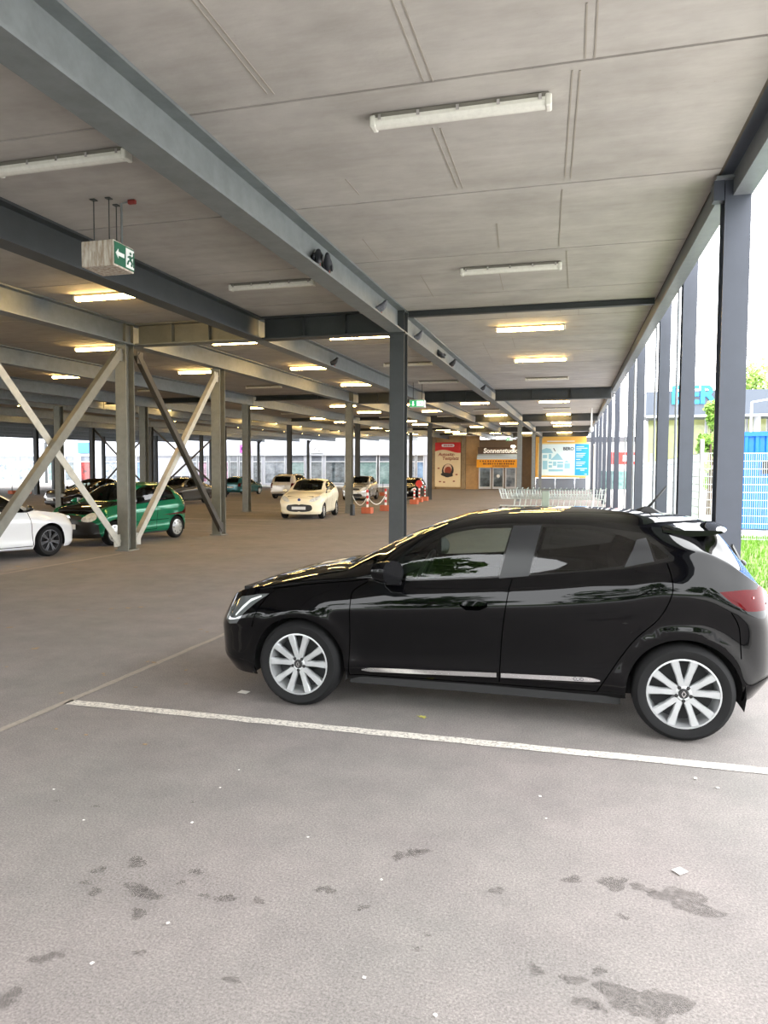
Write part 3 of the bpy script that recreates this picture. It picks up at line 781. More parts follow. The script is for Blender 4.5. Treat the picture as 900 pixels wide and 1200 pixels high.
def wheel(root, x, y, r, rr, w, style, m_rim, m_tyre=M_RUBBER, detail=True, side=1):
    """part wheel (tyre) with sub-parts rim, spoke, hub_cap, wheel_bolt; outer face towards side*y"""
    n = 48 if detail else 24
    prof = [(rr, -w * .46), (rr + .012, -w * .5), (r - .035, -w * .52), (r - .012, -w * .42), (r, -w * .25), (r, w * .25), (r - .012, w * .42), (r - .035, w * .52), (rr + .012, w * .5), (rr, w * .46)]
    wh = MB(); wh.lathe([(p[0], p[1] * side) for p in prof], n, 'y', closed=True)
    o = wh.build('wheel', m_tyre, root, smooth=40, loc=(x, y, r))
    yf = side * w * .46
    MB().lathe([(rr + .004, yf), (rr - .010, yf + side * .002), (rr - .016, yf - side * .02), (rr - .030, yf - side * .14), (rr - .05, yf - side * .15)], n, 'y', cap=False).build('rim', m_rim, o, smooth=40)
    MB().lathe([(rr - .02, yf - side * .125), (.02, yf - side * .125)], n, 'y', cap=False).build('brake_disc', pmat('dark_grey_brake', srgb(40, 40, 42), 0.6), o)  # dark grey disc closing the wheel behind the spokes
    if style == 'disc':        # plastic wheel trim
        MB().lathe([(rr - .008, yf - side * .006), (rr * .7, yf + side * .004), (rr * .3, yf + side * .012), (0.001, yf + side * .014)], n, 'y', cap=False).build('wheel_trim', m_rim, o, smooth=True)
        for k in range(8):
            a = 2 * math.pi * k / 8; c = rr * .74
            MB().lathe([(.022, yf + side * .008), (.001, yf + side * .0085)], 10, 'y', c=(c * math.cos(a), 0, c * math.sin(a)), cap=False).build('trim_slot', M_BLACKP, o)
        return o
    ns, pair, w0, w1 = style
    for k in range(ns):
        base = 2 * math.pi * (k // 2) / (ns / 2) if pair else 2 * math.pi * k / ns
        a = base + (math.pi / 2) + (pair * (1 if k % 2 else -1) if pair else 0)
        ai = base + math.pi / 2 + (pair * .62 * (1 if k % 2 else -1) if pair else 0)
        ci, si, co, so = math.cos(ai), math.sin(ai), math.cos(a), math.sin(a)
        A = Vector((ci * rr * .16, 0, si * rr * .16)); B = Vector((co * (rr - .012), 0, so * (rr - .012)))
        d = (B - A).normalized(); nrm = Vector((-d.z, 0, d.x))
        y0, y1 = yf - side * .004, yf - side * .001
        yb = yf - side * .045
        vs = []
        for f, ww, yy in ((0, w0, y0 - side * .006), (.55, (w0 + w1) * .42, y0), (1, w1, y1)):
            p = A + (B - A) * f
            for s_, dy in ((-1, -.012), (-.72, 0), (.72, 0), (1, -.012)):
                q = p + nrm * ww / 2 * s_; vs.append((q.x, yy + side * dy * .9, q.z))
            for s_ in (1, -1):
                q = p + nrm * ww / 2 * s_ * .9; vs.append((q.x, yb, q.z))
        fs = [(i * 6 + j, i * 6 + (j + 1) % 6, (i + 1) * 6 + (j + 1) % 6, (i + 1) * 6 + j) for i in range(2) for j in range(6)] + [tuple(range(6)), tuple(range(17, 11, -1))]
        MB().add(vs, fs).build('spoke', m_rim, o)
    MB().lathe([(rr * .24, yf - side * .05), (rr * .24, yf - side * .012), (rr * .18, yf - side * .004), (rr * .14, yf - side * .006)], 28, 'y', cap=False).build('hub', m_rim, o, smooth=40)
    MB().lathe([(rr * .145, yf - side * .006), (rr * .12, yf + side * .002), (.001, yf + side * .003)], 20, 'y', cap=False).build('hub_cap', M_BLACKP, o)
    if detail:
        for k in range(5):
            a = 2 * math.pi * k / 5 + math.pi / 2 + math.pi / 5
            MB().lathe([(.012, yf - side * .03), (.012, yf - side * .003), (.001, yf - side * .002)], 8, 'y', c=(math.cos(a) * rr * .2, 0, math.sin(a) * rr * .2)).build('wheel_bolt', M_BLACKP, o)
        dia = [(0, .020), (.012, 0), (0, -.020), (-.012, 0)]
        m = MB(); ys = yf + side * .0045
        for i in range(4):
            p, q = dia[i], dia[(i + 1) % 4]
            m.bar((p[0], ys, p[1]), (q[0], ys, q[1]), .005, .003, up=(0, 1, 0))
        m.build('hub_emblem', M_CHROME, o)
    return o
def seat(root, x, y, mat, h0=.30):
    m = MB(); m.bevbox(x - .05, x + .48, y - .24, y + .24, h0 - .06, h0 + .12, .05); m.build('seat', mat, root, smooth=40)
    P = [(x + .40, h0 + .06), (x + .54, h0 + .06), (x + .72, h0 + .58), (x + .70, h0 + .66), (x + .62, h0 + .66), (x + .56, h0 + .56)]
    mb = MB().prism([(p[0], p[1]) for p in P], 'y', y - .23, y + .23); mb.build('backrest', mat, root)
    mb = MB().bevbox(x + .63, x + .74, y - .13, y + .13, h0 + .70, h0 + .90, .035); mb.build('headrest', mat, root, smooth=40)
def interior(root, spec, sm, dash_x, seats, wheel_y=-.36):
    L = spec['L']; xc = L / 2; W = spec['w0']; f, r = spec['axles']; R = spec['arch'] + .02
    dark = pmat('dark_cabin_trim', srgb(22, 22, 23), 0.8)
    m = MB(); zt = spec.get('floor_top', .34)
    m.box(.22 - xc, L - .25 - xc, -W * .60, W * .60, .19, zt)
    m.box(f + R - xc, r - R - xc, -W * .90, W * .90, .19, zt)
    m.build('underbody', dark, root)
    hz = spec['hood_fill']
    m = MB(); m.box(.25 - xc, dash_x - xc, -W * .60, W * .60, zt, hz - .12); m.build('engine_bay', dark, root)
    m = MB(); m.box(r + .05 - xc, L - .22 - xc, -W * .6, W * .6, zt, spec['boot_fill']); m.build('luggage_floor', dark, root)
    P = [(dash_x - .12 - xc, zt), (dash_x + .36 - xc, zt + .25), (dash_x + .42 - xc, hz - .08), (dash_x + .25 - xc, hz + .03), (dash_x - .10 - xc, hz - .02)]
    MB().prism(P, 'y', -W * .80, W * .80).build('dashboard', dark, root)
    for s in (-1, 1):
        ys = sorted((s * W * .80, s * W * .86))
        MB().box(f + R - xc, r - R - xc, ys[0], ys[1], zt - .1, spec['door_fill']).build('door_lining', dark, root)
        for ax in (f, r):     # wheel house
            mm = MB(); n = 18; RR = spec['arch'] + .012
            pts = [(ax - xc + RR * math.cos(t), spec['r'] + RR * math.sin(t)) for t in np.linspace(math.pi * 1.08, -math.pi * .08, n)]
            y0, y1 = s * W * .62, s * W * .955
            mm.add([(p[0], y0, p[1]) for p in pts] + [(p[0], y1, p[1]) for p in pts], [(i, i + 1, n + i + 1, n + i) for i in range(n - 1)] + [tuple(range(n))])
            mm.build('wheel_house', dark, root)
    for (x, y) in seats: seat(root, x - xc, y, sm, zt + .05)
    if wheel_y is not None:
        cx, cz = dash_x + .52 - xc, hz + .02
        o = MB(); N = 26; pts = []
        for i in range(N + 1):
            a = 2 * math.pi * i / N; pts.append((cx + math.sin(a) * .18 * .42, wheel_y + .18 * math.cos(a), cz + math.sin(a) * .18 * .9))
        o.tube(pts, .014, 8, cap=False); o.build('steering_wheel', pmat('grey_rim_leather', srgb(60, 60, 62), 0.5), root, smooth=True)
        MB().tube([(cx - .16, wheel_y, cz - .07), (cx, wheel_y, cz)], .045, 10).build('steering_column', dark, root)

# ---------------------------------------------------------------- the black hatchback
M_PAINTB = pmat('black_car_paint', (0.0015, 0.0015, 0.002, 1), 0.025, spec=0.26)
M_GLASSD = glass('tinted_car_glass', (0.50, 0.56, 0.53, 1), 1.0)
M_GLASSR = glass('dark_privacy_glass', (0.16, 0.17, 0.17, 1), 1.0)
M_TRIMB = pmat('matt_black_trim', srgb(30, 31, 33), 0.35)
M_SURR = pmat('gloss_black_surround', (0.004, 0.004, 0.004, 1), 0.12)
M_SEAMC = pmat('panel_gap_black', (0.0005, 0.0005, 0.0005, 1), 1.0, spec=0.0)
M_CLAD = pmat('sill_cladding_plastic', srgb(12, 12, 13), 0.5, spec=0.2)
M_REDL = pmat('red_tail_lens', srgb(70, 1, 6), 0.10, spec=0.12)
M_HEAD = pmat('headlamp_lens', srgb(120, 124, 126), 0.06, metal=0.55, spec=0.7)
M_RIM = pmat('silver_alloy', srgb(180, 182, 184), 0.3, metal=0.5)
M_SEAT = pmat('dark_seat_fabric', srgb(34, 34, 36), 0.9)

CLIO = dict(L=4.05, w0=.885, r=.31, arch=.352, axles=(.83, 3.413), flare=.02, hood_fill=.92, boot_fill=.62, door_fill=.86, bulge=.028,
    nose=[(.15, .09), (.20, .05), (.28, .015), (.36, 0), (.5, 0.0), (.6, .02), (.66, .045), (.70, .075), (.76, .12)],
    nose_z=[.19, .25, .36, .50, .60, .66, .685, .71, .73, .745],
    tail=[(.2, 3.92), (.28, 3.97), (.45, 4.05), (.62, 4.045), (.74, 4.03), (.8, 4.025), (.86, 4.01), (.95, 3.97)],
    tail_z=[.26, .32, .45, .62, .74, .80, .83, .86, .885, .91],
    top=[(0, .70), (.12, .755), (.3, .825), (.6, .910), (.9, .970), (1.07, 1.0), (1.2, 1.065), (1.5, 1.215), (1.8, 1.340), (1.95, 1.383), (2.1, 1.408), (2.4, 1.432), (2.75, 1.438), (3.1, 1.425), (3.4, 1.395), (3.6, 1.365), (3.68, 1.30), (3.82, 1.12), (3.92, .99), (4.05, .90)],
    belt=[(0, .66), (.15, .70), (.35, .772), (.6, .825), (.9, .872), (1.2, .90), (1.3, .908), (1.64, .932), (2.2, .978), (2.45, .998), (3.04, 1.075), (3.3, 1.125), (3.5, 1.125), (3.7, 1.04), (3.85, .96), (4.05, .84)],
    rail=[(0, .69), (.15, .725), (.35, .80), (.6, .868), (.9, .922), (1.15, .955), (1.3, 1.0), (1.5, 1.125), (1.7, 1.232), (1.9, 1.308), (2.1, 1.345), (2.4, 1.366), (2.8, 1.358), (3.05, 1.338), (3.3, 1.305), (3.5, 1.272), (3.66, 1.205), (3.85, 1.01), (4.05, .87)],
    sill=[(0, .19), (.3, .185), (.6, .20), (1.1, .215), (2.0, .225), (3.0, .235), (3.5, .26), (4.05, .27)],
    w=[(0, .86), (.4, .865), (.83, .872), (1.3, .868), (2.0, .868), (2.8, .878), (3.4, .885), (3.8, .855), (4.05, .80)],
    wr=[(0, .60), (.3, .66), (.9, .70), (1.2, .715), (1.5, .685), (1.9, .625), (2.4, .605), (3.0, .59), (3.4, .575), (3.6, .57), (3.8, .62), (4.05, .66)],
    tuck=[(0, .09), (.5, .085), (1.1, .06), (1.6, .048), (2.8, .048), (3.3, .062), (3.6, .07), (4.05, .08)],
    nround=(.50, 2.4), tround=(.34, 2.8))
FWIN = [(1.47, .948), (1.75, .962), (2.24, 1.000), (2.285, 1.18), (2.318, 1.315), (2.08, 1.303), (1.90, 1.268), (1.72, 1.188), (1.56, 1.092)]
RWIN = [(2.455, 1.018), (2.75, 1.052), (3.035, 1.098), (3.10, 1.20), (3.115, 1.252), (3.02, 1.286), (2.8, 1.318), (2.528, 1.326)]
QWIN = [(3.195, 1.262), (3.255, 1.215), (3.315, 1.162), (3.24, 1.140)]
clio = thing('black_hatchback', 'glossy black five-door hatchback parked along the white line', 'car', (-2.72 + 4.05 / 2, 5.60, 0))
A0, A1 = CLIO['axles']
regs = [(None, 's', arch_poly(A0, .31, .345), False), (None, 's', arch_poly(A1, .31, .345), False),
    ('front_door_glass', 's', FWIN, False), ('rear_door_glass', 's', RWIN, False), ('quarter_glass', 's', QWIN, False),
    ('pillar_trim', 's', [(2.252, .985), (2.445, 1.008), (2.518, 1.338), (2.330, 1.330)], False),
    ('rear_handle_trim', 's', [(3.045, 1.09), (3.225, 1.132), (3.185, 1.272), (3.125, 1.26)], False),
    ('window_surround', 's', [(1.34, .925), (1.6, .938), (2.2, .984), (3.05, 1.080), (3.34, 1.140), (3.345, 1.165), (3.21, 1.292), (3.05, 1.312), (2.8, 1.343), (2.3, 1.342), (2.05, 1.322), (1.88, 1.288), (1.68, 1.198), (1.50, 1.09), (1.37, .975)], False),
    ('headlight', 's', [(.18, .585), (.21, .66), (.33, .758), (.50, .792), (.58, .80), (.49, .735), (.40, .655), (.34, .575), (.26, .56)], False),
    ('tail_light', 's', [(3.60, .963), (3.75, .975), (3.90, .968), (4.015, .945), (4.02, .862), (3.90, .845), (3.76, .850), (3.67, .90)], False)]
for seam in ([(1.205, .25), (1.215, .5), (1.222, .79), (1.24, .86), (1.335, .922)], [(2.262, .285), (2.278, .6), (2.312, .87), (2.338, .985)],
             [(2.89, .262), (2.93, .34), (3.10, .615), (3.255, .78), (3.327, .94), (3.322, 1.05), (3.30, 1.125)], [(1.21, .252), (2.0, .262), (2.885, .268)],
             [(.585, .80), (.52, .70), (.47, .56)], [(3.67, .84), (3.72, .74), (3.74, .55)], [(.60, .835), (.9, .882), (1.2, .918), (1.33, .94)]):
    regs.append(('panel_gap', 's', strip_poly(densify(seam, False, .03, True), .007), False))
regs += [('door_panel', 's', [(1.205, .252), (1.222, .79), (1.24, .86), (1.335, .922), (1.6, .938), (2.338, .985), (2.312, .87), (2.278, .6), (2.262, .265), (2.0, .262)], False),
    ('rear_door_panel', 's', [(2.264, .267), (2.278, .6), (2.312, .87), (2.338, .985), (3.05, 1.080), (3.30, 1.13), (3.325, .94), (3.255, .78), (3.10, .615), (2.93, .34), (2.885, .268)], False),
    ('sill_cladding', 's', [(1.18, .12), (1.18, .246), (2.0, .258), (3.06, .272), (3.06, .12)], False),
    ('windshield', 't', [(1.07, -.001), (1.09, .30), (1.20, .58), (1.30, .662), (1.5, .625), (1.8, .575), (1.90, .545), (1.93, .30), (1.94, -.001)], False),
    ('rear_glass', 't', [(3.66, -.001), (3.66, .40), (3.70, .46), (3.88, .50), (3.90, .40), (3.90, -.001)], False),
    ('bonnet', 't', [(.16, -.001), (.19, .30), (.33, .57), (.6, .66), (1.08, .685), (1.19, .60), (1.07, .30), (1.05, -.001)], False),
    ('lower_grille', 'f', [(0, .24), (.50, .24), (.46, .40), (0, .40)], False),
    ('grille', 'f', [(0, .53), (.42, .55), (.42, .64), (0, .64)], False)]
cm = {'body_shell': M_PAINTB, 'front_door_glass': M_GLASSD, 'rear_door_glass': M_GLASSR, 'quarter_glass': M_GLASSR, 'pillar_trim': M_TRIMB, 'rear_handle_trim': M_TRIMB, 'window_surround': M_SURR, 'headlight': M_HEAD, 'tail_light': M_REDL,
      'panel_gap': M_SEAMC, 'door_panel': M_PAINTB, 'rear_door_panel': M_PAINTB, 'sill_cladding': M_CLAD, 'windshield': M_GLASSD, 'rear_glass': M_GLASSR, 'bonnet': M_PAINTB, 'lower_grille': M_BLACKP, 'grille': M_BLACKP}
SK, parts = car_skin(clio, CLIO, regs, cm, step=.034, centre=('windshield', 'rear_glass', 'bonnet', 'lower_grille', 'grille'))
for o in parts.get('rear_door_panel', []): o.name = 'door_panel'
for o in parts.get('front_door_glass', []): o.name = 'door_glass'
for o in parts.get('rear_door_glass', []): o.name = 'door_glass'
XC = CLIO['L'] / 2
def skin_pt(S, x, z, off=0.0):
    q = S.inv([(x, z)], 's')[0]; i, j = np.array([q[1] / S.st]), np.array([q[0] / S.su])
    return S.at(i, j)[0] + S.at(i, j, S.N)[0] * off
def ribbon(S, root, xc, name, pts, proud, mat, sides=(-1, 1)):
    """raised moulding: pts = (x, z, half height)"""
    out = []
    for sg in sides:
        vs = []
        for x, z, h in pts:
            for dz, of in ((-h, -.004), (-h * .8, proud), (h * .8, proud), (h, -.004)):
                p = skin_pt(S, x, z + dz, of); vs.append((p[0] - xc, p[1] * sg, p[2]))
        n = len(pts); fs = [(i * 4 + j, i * 4 + j + 1, (i + 1) * 4 + j + 1, (i + 1) * 4 + j) for i in range(n - 1) for j in range(3)] + [(0, 1, 2, 3), (n * 4 - 4, n * 4 - 3, n * 4 - 2, n * 4 - 1)]
        out.append(MB().add(vs, fs).build(name, mat, root, smooth=30))
    return out
ts1 = ribbon(SK, clio, XC, 'side_trim', [(1.30, .302, .004), (1.36, .306, .017)] + [(1.36 + (2.245 - 1.36) * i / 10, .306 + .030 * i / 10, .018) for i in range(1, 11)], .010, M_CHROME)
ts2 = ribbon(SK, clio, XC, 'side_trim', [(2.275, .337, .018)] + [(2.275 + .55 * i / 8, .337 + .017 * i / 8, .018) for i in range(1, 9)] + [(2.87, .354, .014), (2.91, .352, .004)], .010, M_CHROME)
p = skin_pt(SK, 2.75, .353, .012)
for sg, o in ((-1, ts2[0]), (1, ts2[1])):
    o['label'] = 'chrome strip with model lettering at its rear end'
text_mesh('lettering', 'CLIO', .030, pmat('dark_lettering', srgb(40, 40, 42), 0.4), ts2[0], Matrix.Translation((2.74 - XC, -p[1] - .001, .343)) @ FACE_S, extrude=.0015)
# door handles
for (x0, x1, z) in ((2.005, 2.175, .812),):
    ribbon(SK, clio, XC, 'door_handle', [(x0, z, .008), (x0 + .02, z, .018), (x0 + .06, z + .003, .019), (x1 - .04, z + .004, .018), (x1, z + .005, .008)], .032, M_PAINTB)
    ribbon(SK, clio, XC, 'handle_recess_shade', [(x0 - .01, z - .008, .012), (x0 + .03, z - .014, .036), (x1 - .05, z - .012, .036), (x1 + .005, z - .004, .014)], .002, M_SEAMC)  # flat black patch painting the shade of the hollow behind the handle
# spoiler, antenna, wiper, mirrors
m = MB(); rows = []
for y in np.linspace(-.58, .58, 25):
    q2 = (abs(y) / .58) ** 2.2; tip = 3.60 + .135 * (1 - abs(y / .6) ** 4 * .55)
    za, zb1, zc1, zd = 1.402 - .088 * q2, 1.384 - .066 * q2, 1.362 - .042 * q2, 1.338 - .022 * q2
    rows.append([(3.30, y, za), (3.45, y, zb1), (3.60, y, zc1), (tip - .014, y, zd + .004), (tip, y, zd - .006), (tip - .012, y, zd - .014), (3.58, y, zc1 - .034), (3.42, y, zb1 - .045), (3.30, y, za - .05)])
n = len(rows[0])
m.add([(q[0] - XC, q[1], q[2]) for r_ in rows for q in r_], [(i * n + j, i * n + (j + 1) % n, (i + 1) * n + (j + 1) % n, (i + 1) * n + j) for i in range(len(rows) - 1) for j in range(n)] + [tuple(range(n)), tuple((len(rows) - 1) * n + j for j in range(n))])
m.build('roof_spoiler', M_PAINTB, clio, smooth=35)
m = MB().tube([(3.245 - XC, 0, 1.425), (3.30 - XC, 0, 1.492), (3.385 - XC, 0, 1.60)], [.012, .008, .006], 8); m.build('antenna_rod', M_BLACKP, clio, smooth=True)
m = MB().add([(3.16 - XC, 0, 1.418), (3.20 - XC, -.035, 1.412), (3.34 - XC, -.04, 1.400), (3.36 - XC, 0, 1.403), (3.34 - XC, .04, 1.400), (3.20 - XC, .035, 1.412), (3.235 - XC, -.012, 1.450), (3.27 - XC, -.012, 1.448), (3.27 - XC, .012, 1.448), (3.235 - XC, .012, 1.450)],
    [(0, 1, 6), (1, 2, 7, 6), (2, 3, 7), (3, 4, 8), (4, 5, 9, 8), (5, 0, 9), (0, 6, 9), (3, 8, 7), (6, 7, 8, 9)]); m.build('antenna_base', M_BLACKP, clio)
m = MB().ball((3.90 - XC, -.02, 1.055), (.03, .07, .022)); m.bar((3.90 - XC, 0, 1.05), (3.77 - XC, -.33, 1.205), .014, .02); m.build('rear_wiper', M_BLACKP, clio, smooth=40)
def mirror(root, xc, x, y, z, mat, s, w=.21, h=.16, d=.24):
    n, mm = 16, 10; vs = []; m = MB()
    for i in range(mm + 1):            # rounded shell: nose forwards, flat mirror face backwards
        a = math.pi * (i / mm) * .5 + (0 if i else 0.02); rr = math.sin(a) ** .75; fx = -math.cos(a) * d * .62
        for j in range(n):
            t = 2 * math.pi * j / n; cx, sx = math.cos(t), math.sin(t)
            e = (abs(cx) ** 2.6 + abs(sx) ** 2.6) ** (-1 / 2.6)
            vs.append((x + fx + (.045 * (cx * s) if i > 5 else 0), y + s * w * .5 * rr * cx * e, z + h * .5 * rr * sx * e - .012 * (cx * s)))
    fs = [(i * n + j, i * n + (j + 1) % n, (i + 1) * n + (j + 1) % n, (i + 1) * n + j) for i in range(mm) for j in range(n)] + [tuple(range(n - 1, -1, -1)), tuple(mm * n + j for j in range(n))]
    m.add([(v[0] - xc, v[1], v[2]) for v in vs], fs); o = m.build('wing_mirror', mat, root, smooth=50)
    MB().add([(x - xc - .07, y - s * w * .35, z - h * .30), (x - xc + .03, y - s * w * .35, z - h * .30), (x - xc + .03, y - s * (w * .62), z - h * .52), (x - xc - .09, y - s * (w * .62), z - h * .52),
              (x - xc - .06, y - s * w * .35, z - h * .45), (x - xc + .02, y - s * w * .35, z - h * .45), (x - xc + .02, y - s * (w * .62), z - h * .66), (x - xc - .08, y - s * (w * .62), z - h * .66)],
             [(0, 1, 2, 3), (4, 5, 6, 7), (0, 1, 5, 4), (1, 2, 6, 5), (2, 3, 7, 6), (3, 0, 4, 7)]).build('mirror_foot', M_BLACKP, o)
    return o
for s in (-1, 1): mirror(clio, XC, 1.555, s * .955, 1.012, M_PAINTB, s)
for s in (-1, 1):
    for ax in (A0, A1):
        wheel(clio, ax - XC, s * (.772), .31, .222, .205, (10, .285, .044, .054), M_RIM, side=s)
# headlamp light guide, tail lamp inner pieces, mudflap lips
ribbon(SK, clio, XC, 'daylight_strip', [(.33, .635, .006), (.38, .69, .012), (.44, .745, .010), (.52, .778, .004)], .006, pmat('daylight_strip', srgb(225, 230, 232), 0.2))
ribbon(SK, clio, XC, 'tail_light_bar', [(3.80, .925, .006), (3.92, .930, .016), (3.985, .925, .012)], .004, pmat('bright_red_lens', srgb(190, 40, 46), 0.1))
ribbon(SK, clio, XC, 'reverse_lens', [(3.90, .880, .004), (3.95, .880, .014), (4.00, .882, .012)], .005, pmat('clear_lens', srgb(190, 175, 175), 0.1))
interior(clio, CLIO, M_SEAT, 1.12, ((1.72, -.36), (1.72, .36), (2.62, -.36), (2.62, .36)))
m = MB().bar((1.10 - XC, -.45, 1.012), (1.17 - XC, .10, 1.045), .02, .012); m.bar((1.08 - XC, .05, 1.005), (1.17 - XC, .52, 1.03), .02, .012); m.build('wiper_arms', M_BLACKP, clio)
MB().bevbox(1.70 - XC, 1.735 - XC, -.12, .12, 1.225, 1.29, .01).build('rear_view_mirror', M_BLACKP, clio)

# ---------------------------------------------------------------- the other parked cars
def spec_of(L, W, H, fo, wb, r, hz, cz, cx, rx, re, rez, tx, tz, sill=.2, belt0=None, belt1=None, trunk=None, wroof=.70, arch=None, nr=(.45, 2.5), tr=(.30, 3.0), box=0.0):
    """L length, W half width, H height, fo front overhang, cowl at (cx, cz), roof from rx to re, tail edge at (tx, tz)"""
    top = [(0, hz - .05), (.12, hz), (fo * .55, hz + (cz - hz) * .45), (cx - .12, cz - .02), (cx, cz), ((cx + rx) / 2, cz + (H - .04 - cz) * .56), (rx, H - .04), (rx + .25, H - .01), ((rx + re) / 2 + .1, H), (re, rez)]
    if trunk: top += [(trunk[0], trunk[1]), (L - .15, trunk[1] - .05), (L, tz)]
    else: top += [((re + tx) / 2 + .04, (rez + tz) / 2 + .06), (tx, tz), (L + .01, tz - .06)]
    b0 = belt0 or cz - .08; b1 = belt1 or b0 + .08
    belt = [(0, hz - .10), (.15, hz - .06), (fo * .6, hz + (b0 - hz) * .4), (cx + .05, b0 - .01), (cx + .35, b0), (re - .2, b1), (re + .1, b1 + .01), (L - .12, min(tz, b1) - .05), (L + .01, min(tz, b1) - .10)]
    rail = [(0, hz - .07), (.15, hz - .03), (fo * .6, hz + (cz - hz) * .4), (cx + .05, cz - .035), (cx + .14, cz + .02), ((cx + rx) / 2 + .13, cz + (H - .08 - cz) * .56), (rx + .13, H - .10), (rx + .45, H - .065), ((rx + re) / 2 + .15, H - .06), (re - .12, rez - .06)]
    if trunk: rail += [(trunk[0] - .12, trunk[1] + .01), (trunk[0] + .1, trunk[1] - .03), (L + .01, trunk[1] - .10)]
    else: rail += [((re + tx) / 2 - .02, (rez + tz) / 2), (tx - .04, tz - .02), (L + .01, tz - .09)]
    nt = min(tz, b1) if not trunk else trunk[1] - .06
    return dict(L=L, w0=W, r=r, arch=arch or r + .04, axles=(fo, fo + wb), hood_fill=cz - .06, boot_fill=sill + .35, door_fill=b0 - .06, floor_top=sill + .14, flare=.014,
        nose=[(sill - .05, .07), (sill + .08, .01), (sill + .22, 0), (hz - .18, .01), (hz - .06, .045), (hz + .02, .10)],
        nose_z=[sill, sill + .06, sill + .18, sill + .18 + (hz - sill - .24) * .5, hz - .09, hz - .055, hz - .04, hz - .02, hz - .01, hz],
        tail=[(sill, L - .08), (sill + .15, L - .01), (sill + .3, L), (nt - .1, L - .012), (nt, L - .03), (nt + .1, L - .07)],
        tail_z=[sill + .06, sill + .12, sill + .25, sill + .3 + (nt - sill - .3) * .5, nt - .10, nt - .06, nt - .04, nt - .02, nt - .01, nt],
        top=top, belt=belt, rail=rail, sill=[(0, sill), (L + .01, sill + .04)],
        w=[(0, W * .97), (fo, W), (L * .5, W * .985), (L - .6, W), (L + .01, W * .93)],
        wr=[(0, W * .68), (fo, W * .79), (cx + .1, W * .82), (rx, W * (wroof + .02)), ((rx + re) / 2, W * wroof), (re, W * (wroof - .03 + box)), (L + .01, W * .74)],
        tuck=[(0, .08), (fo, .08), (cx + .3, .05), (L - .6, .055), (L + .01, .08)], nround=nr, tround=tr, bulge=.02)
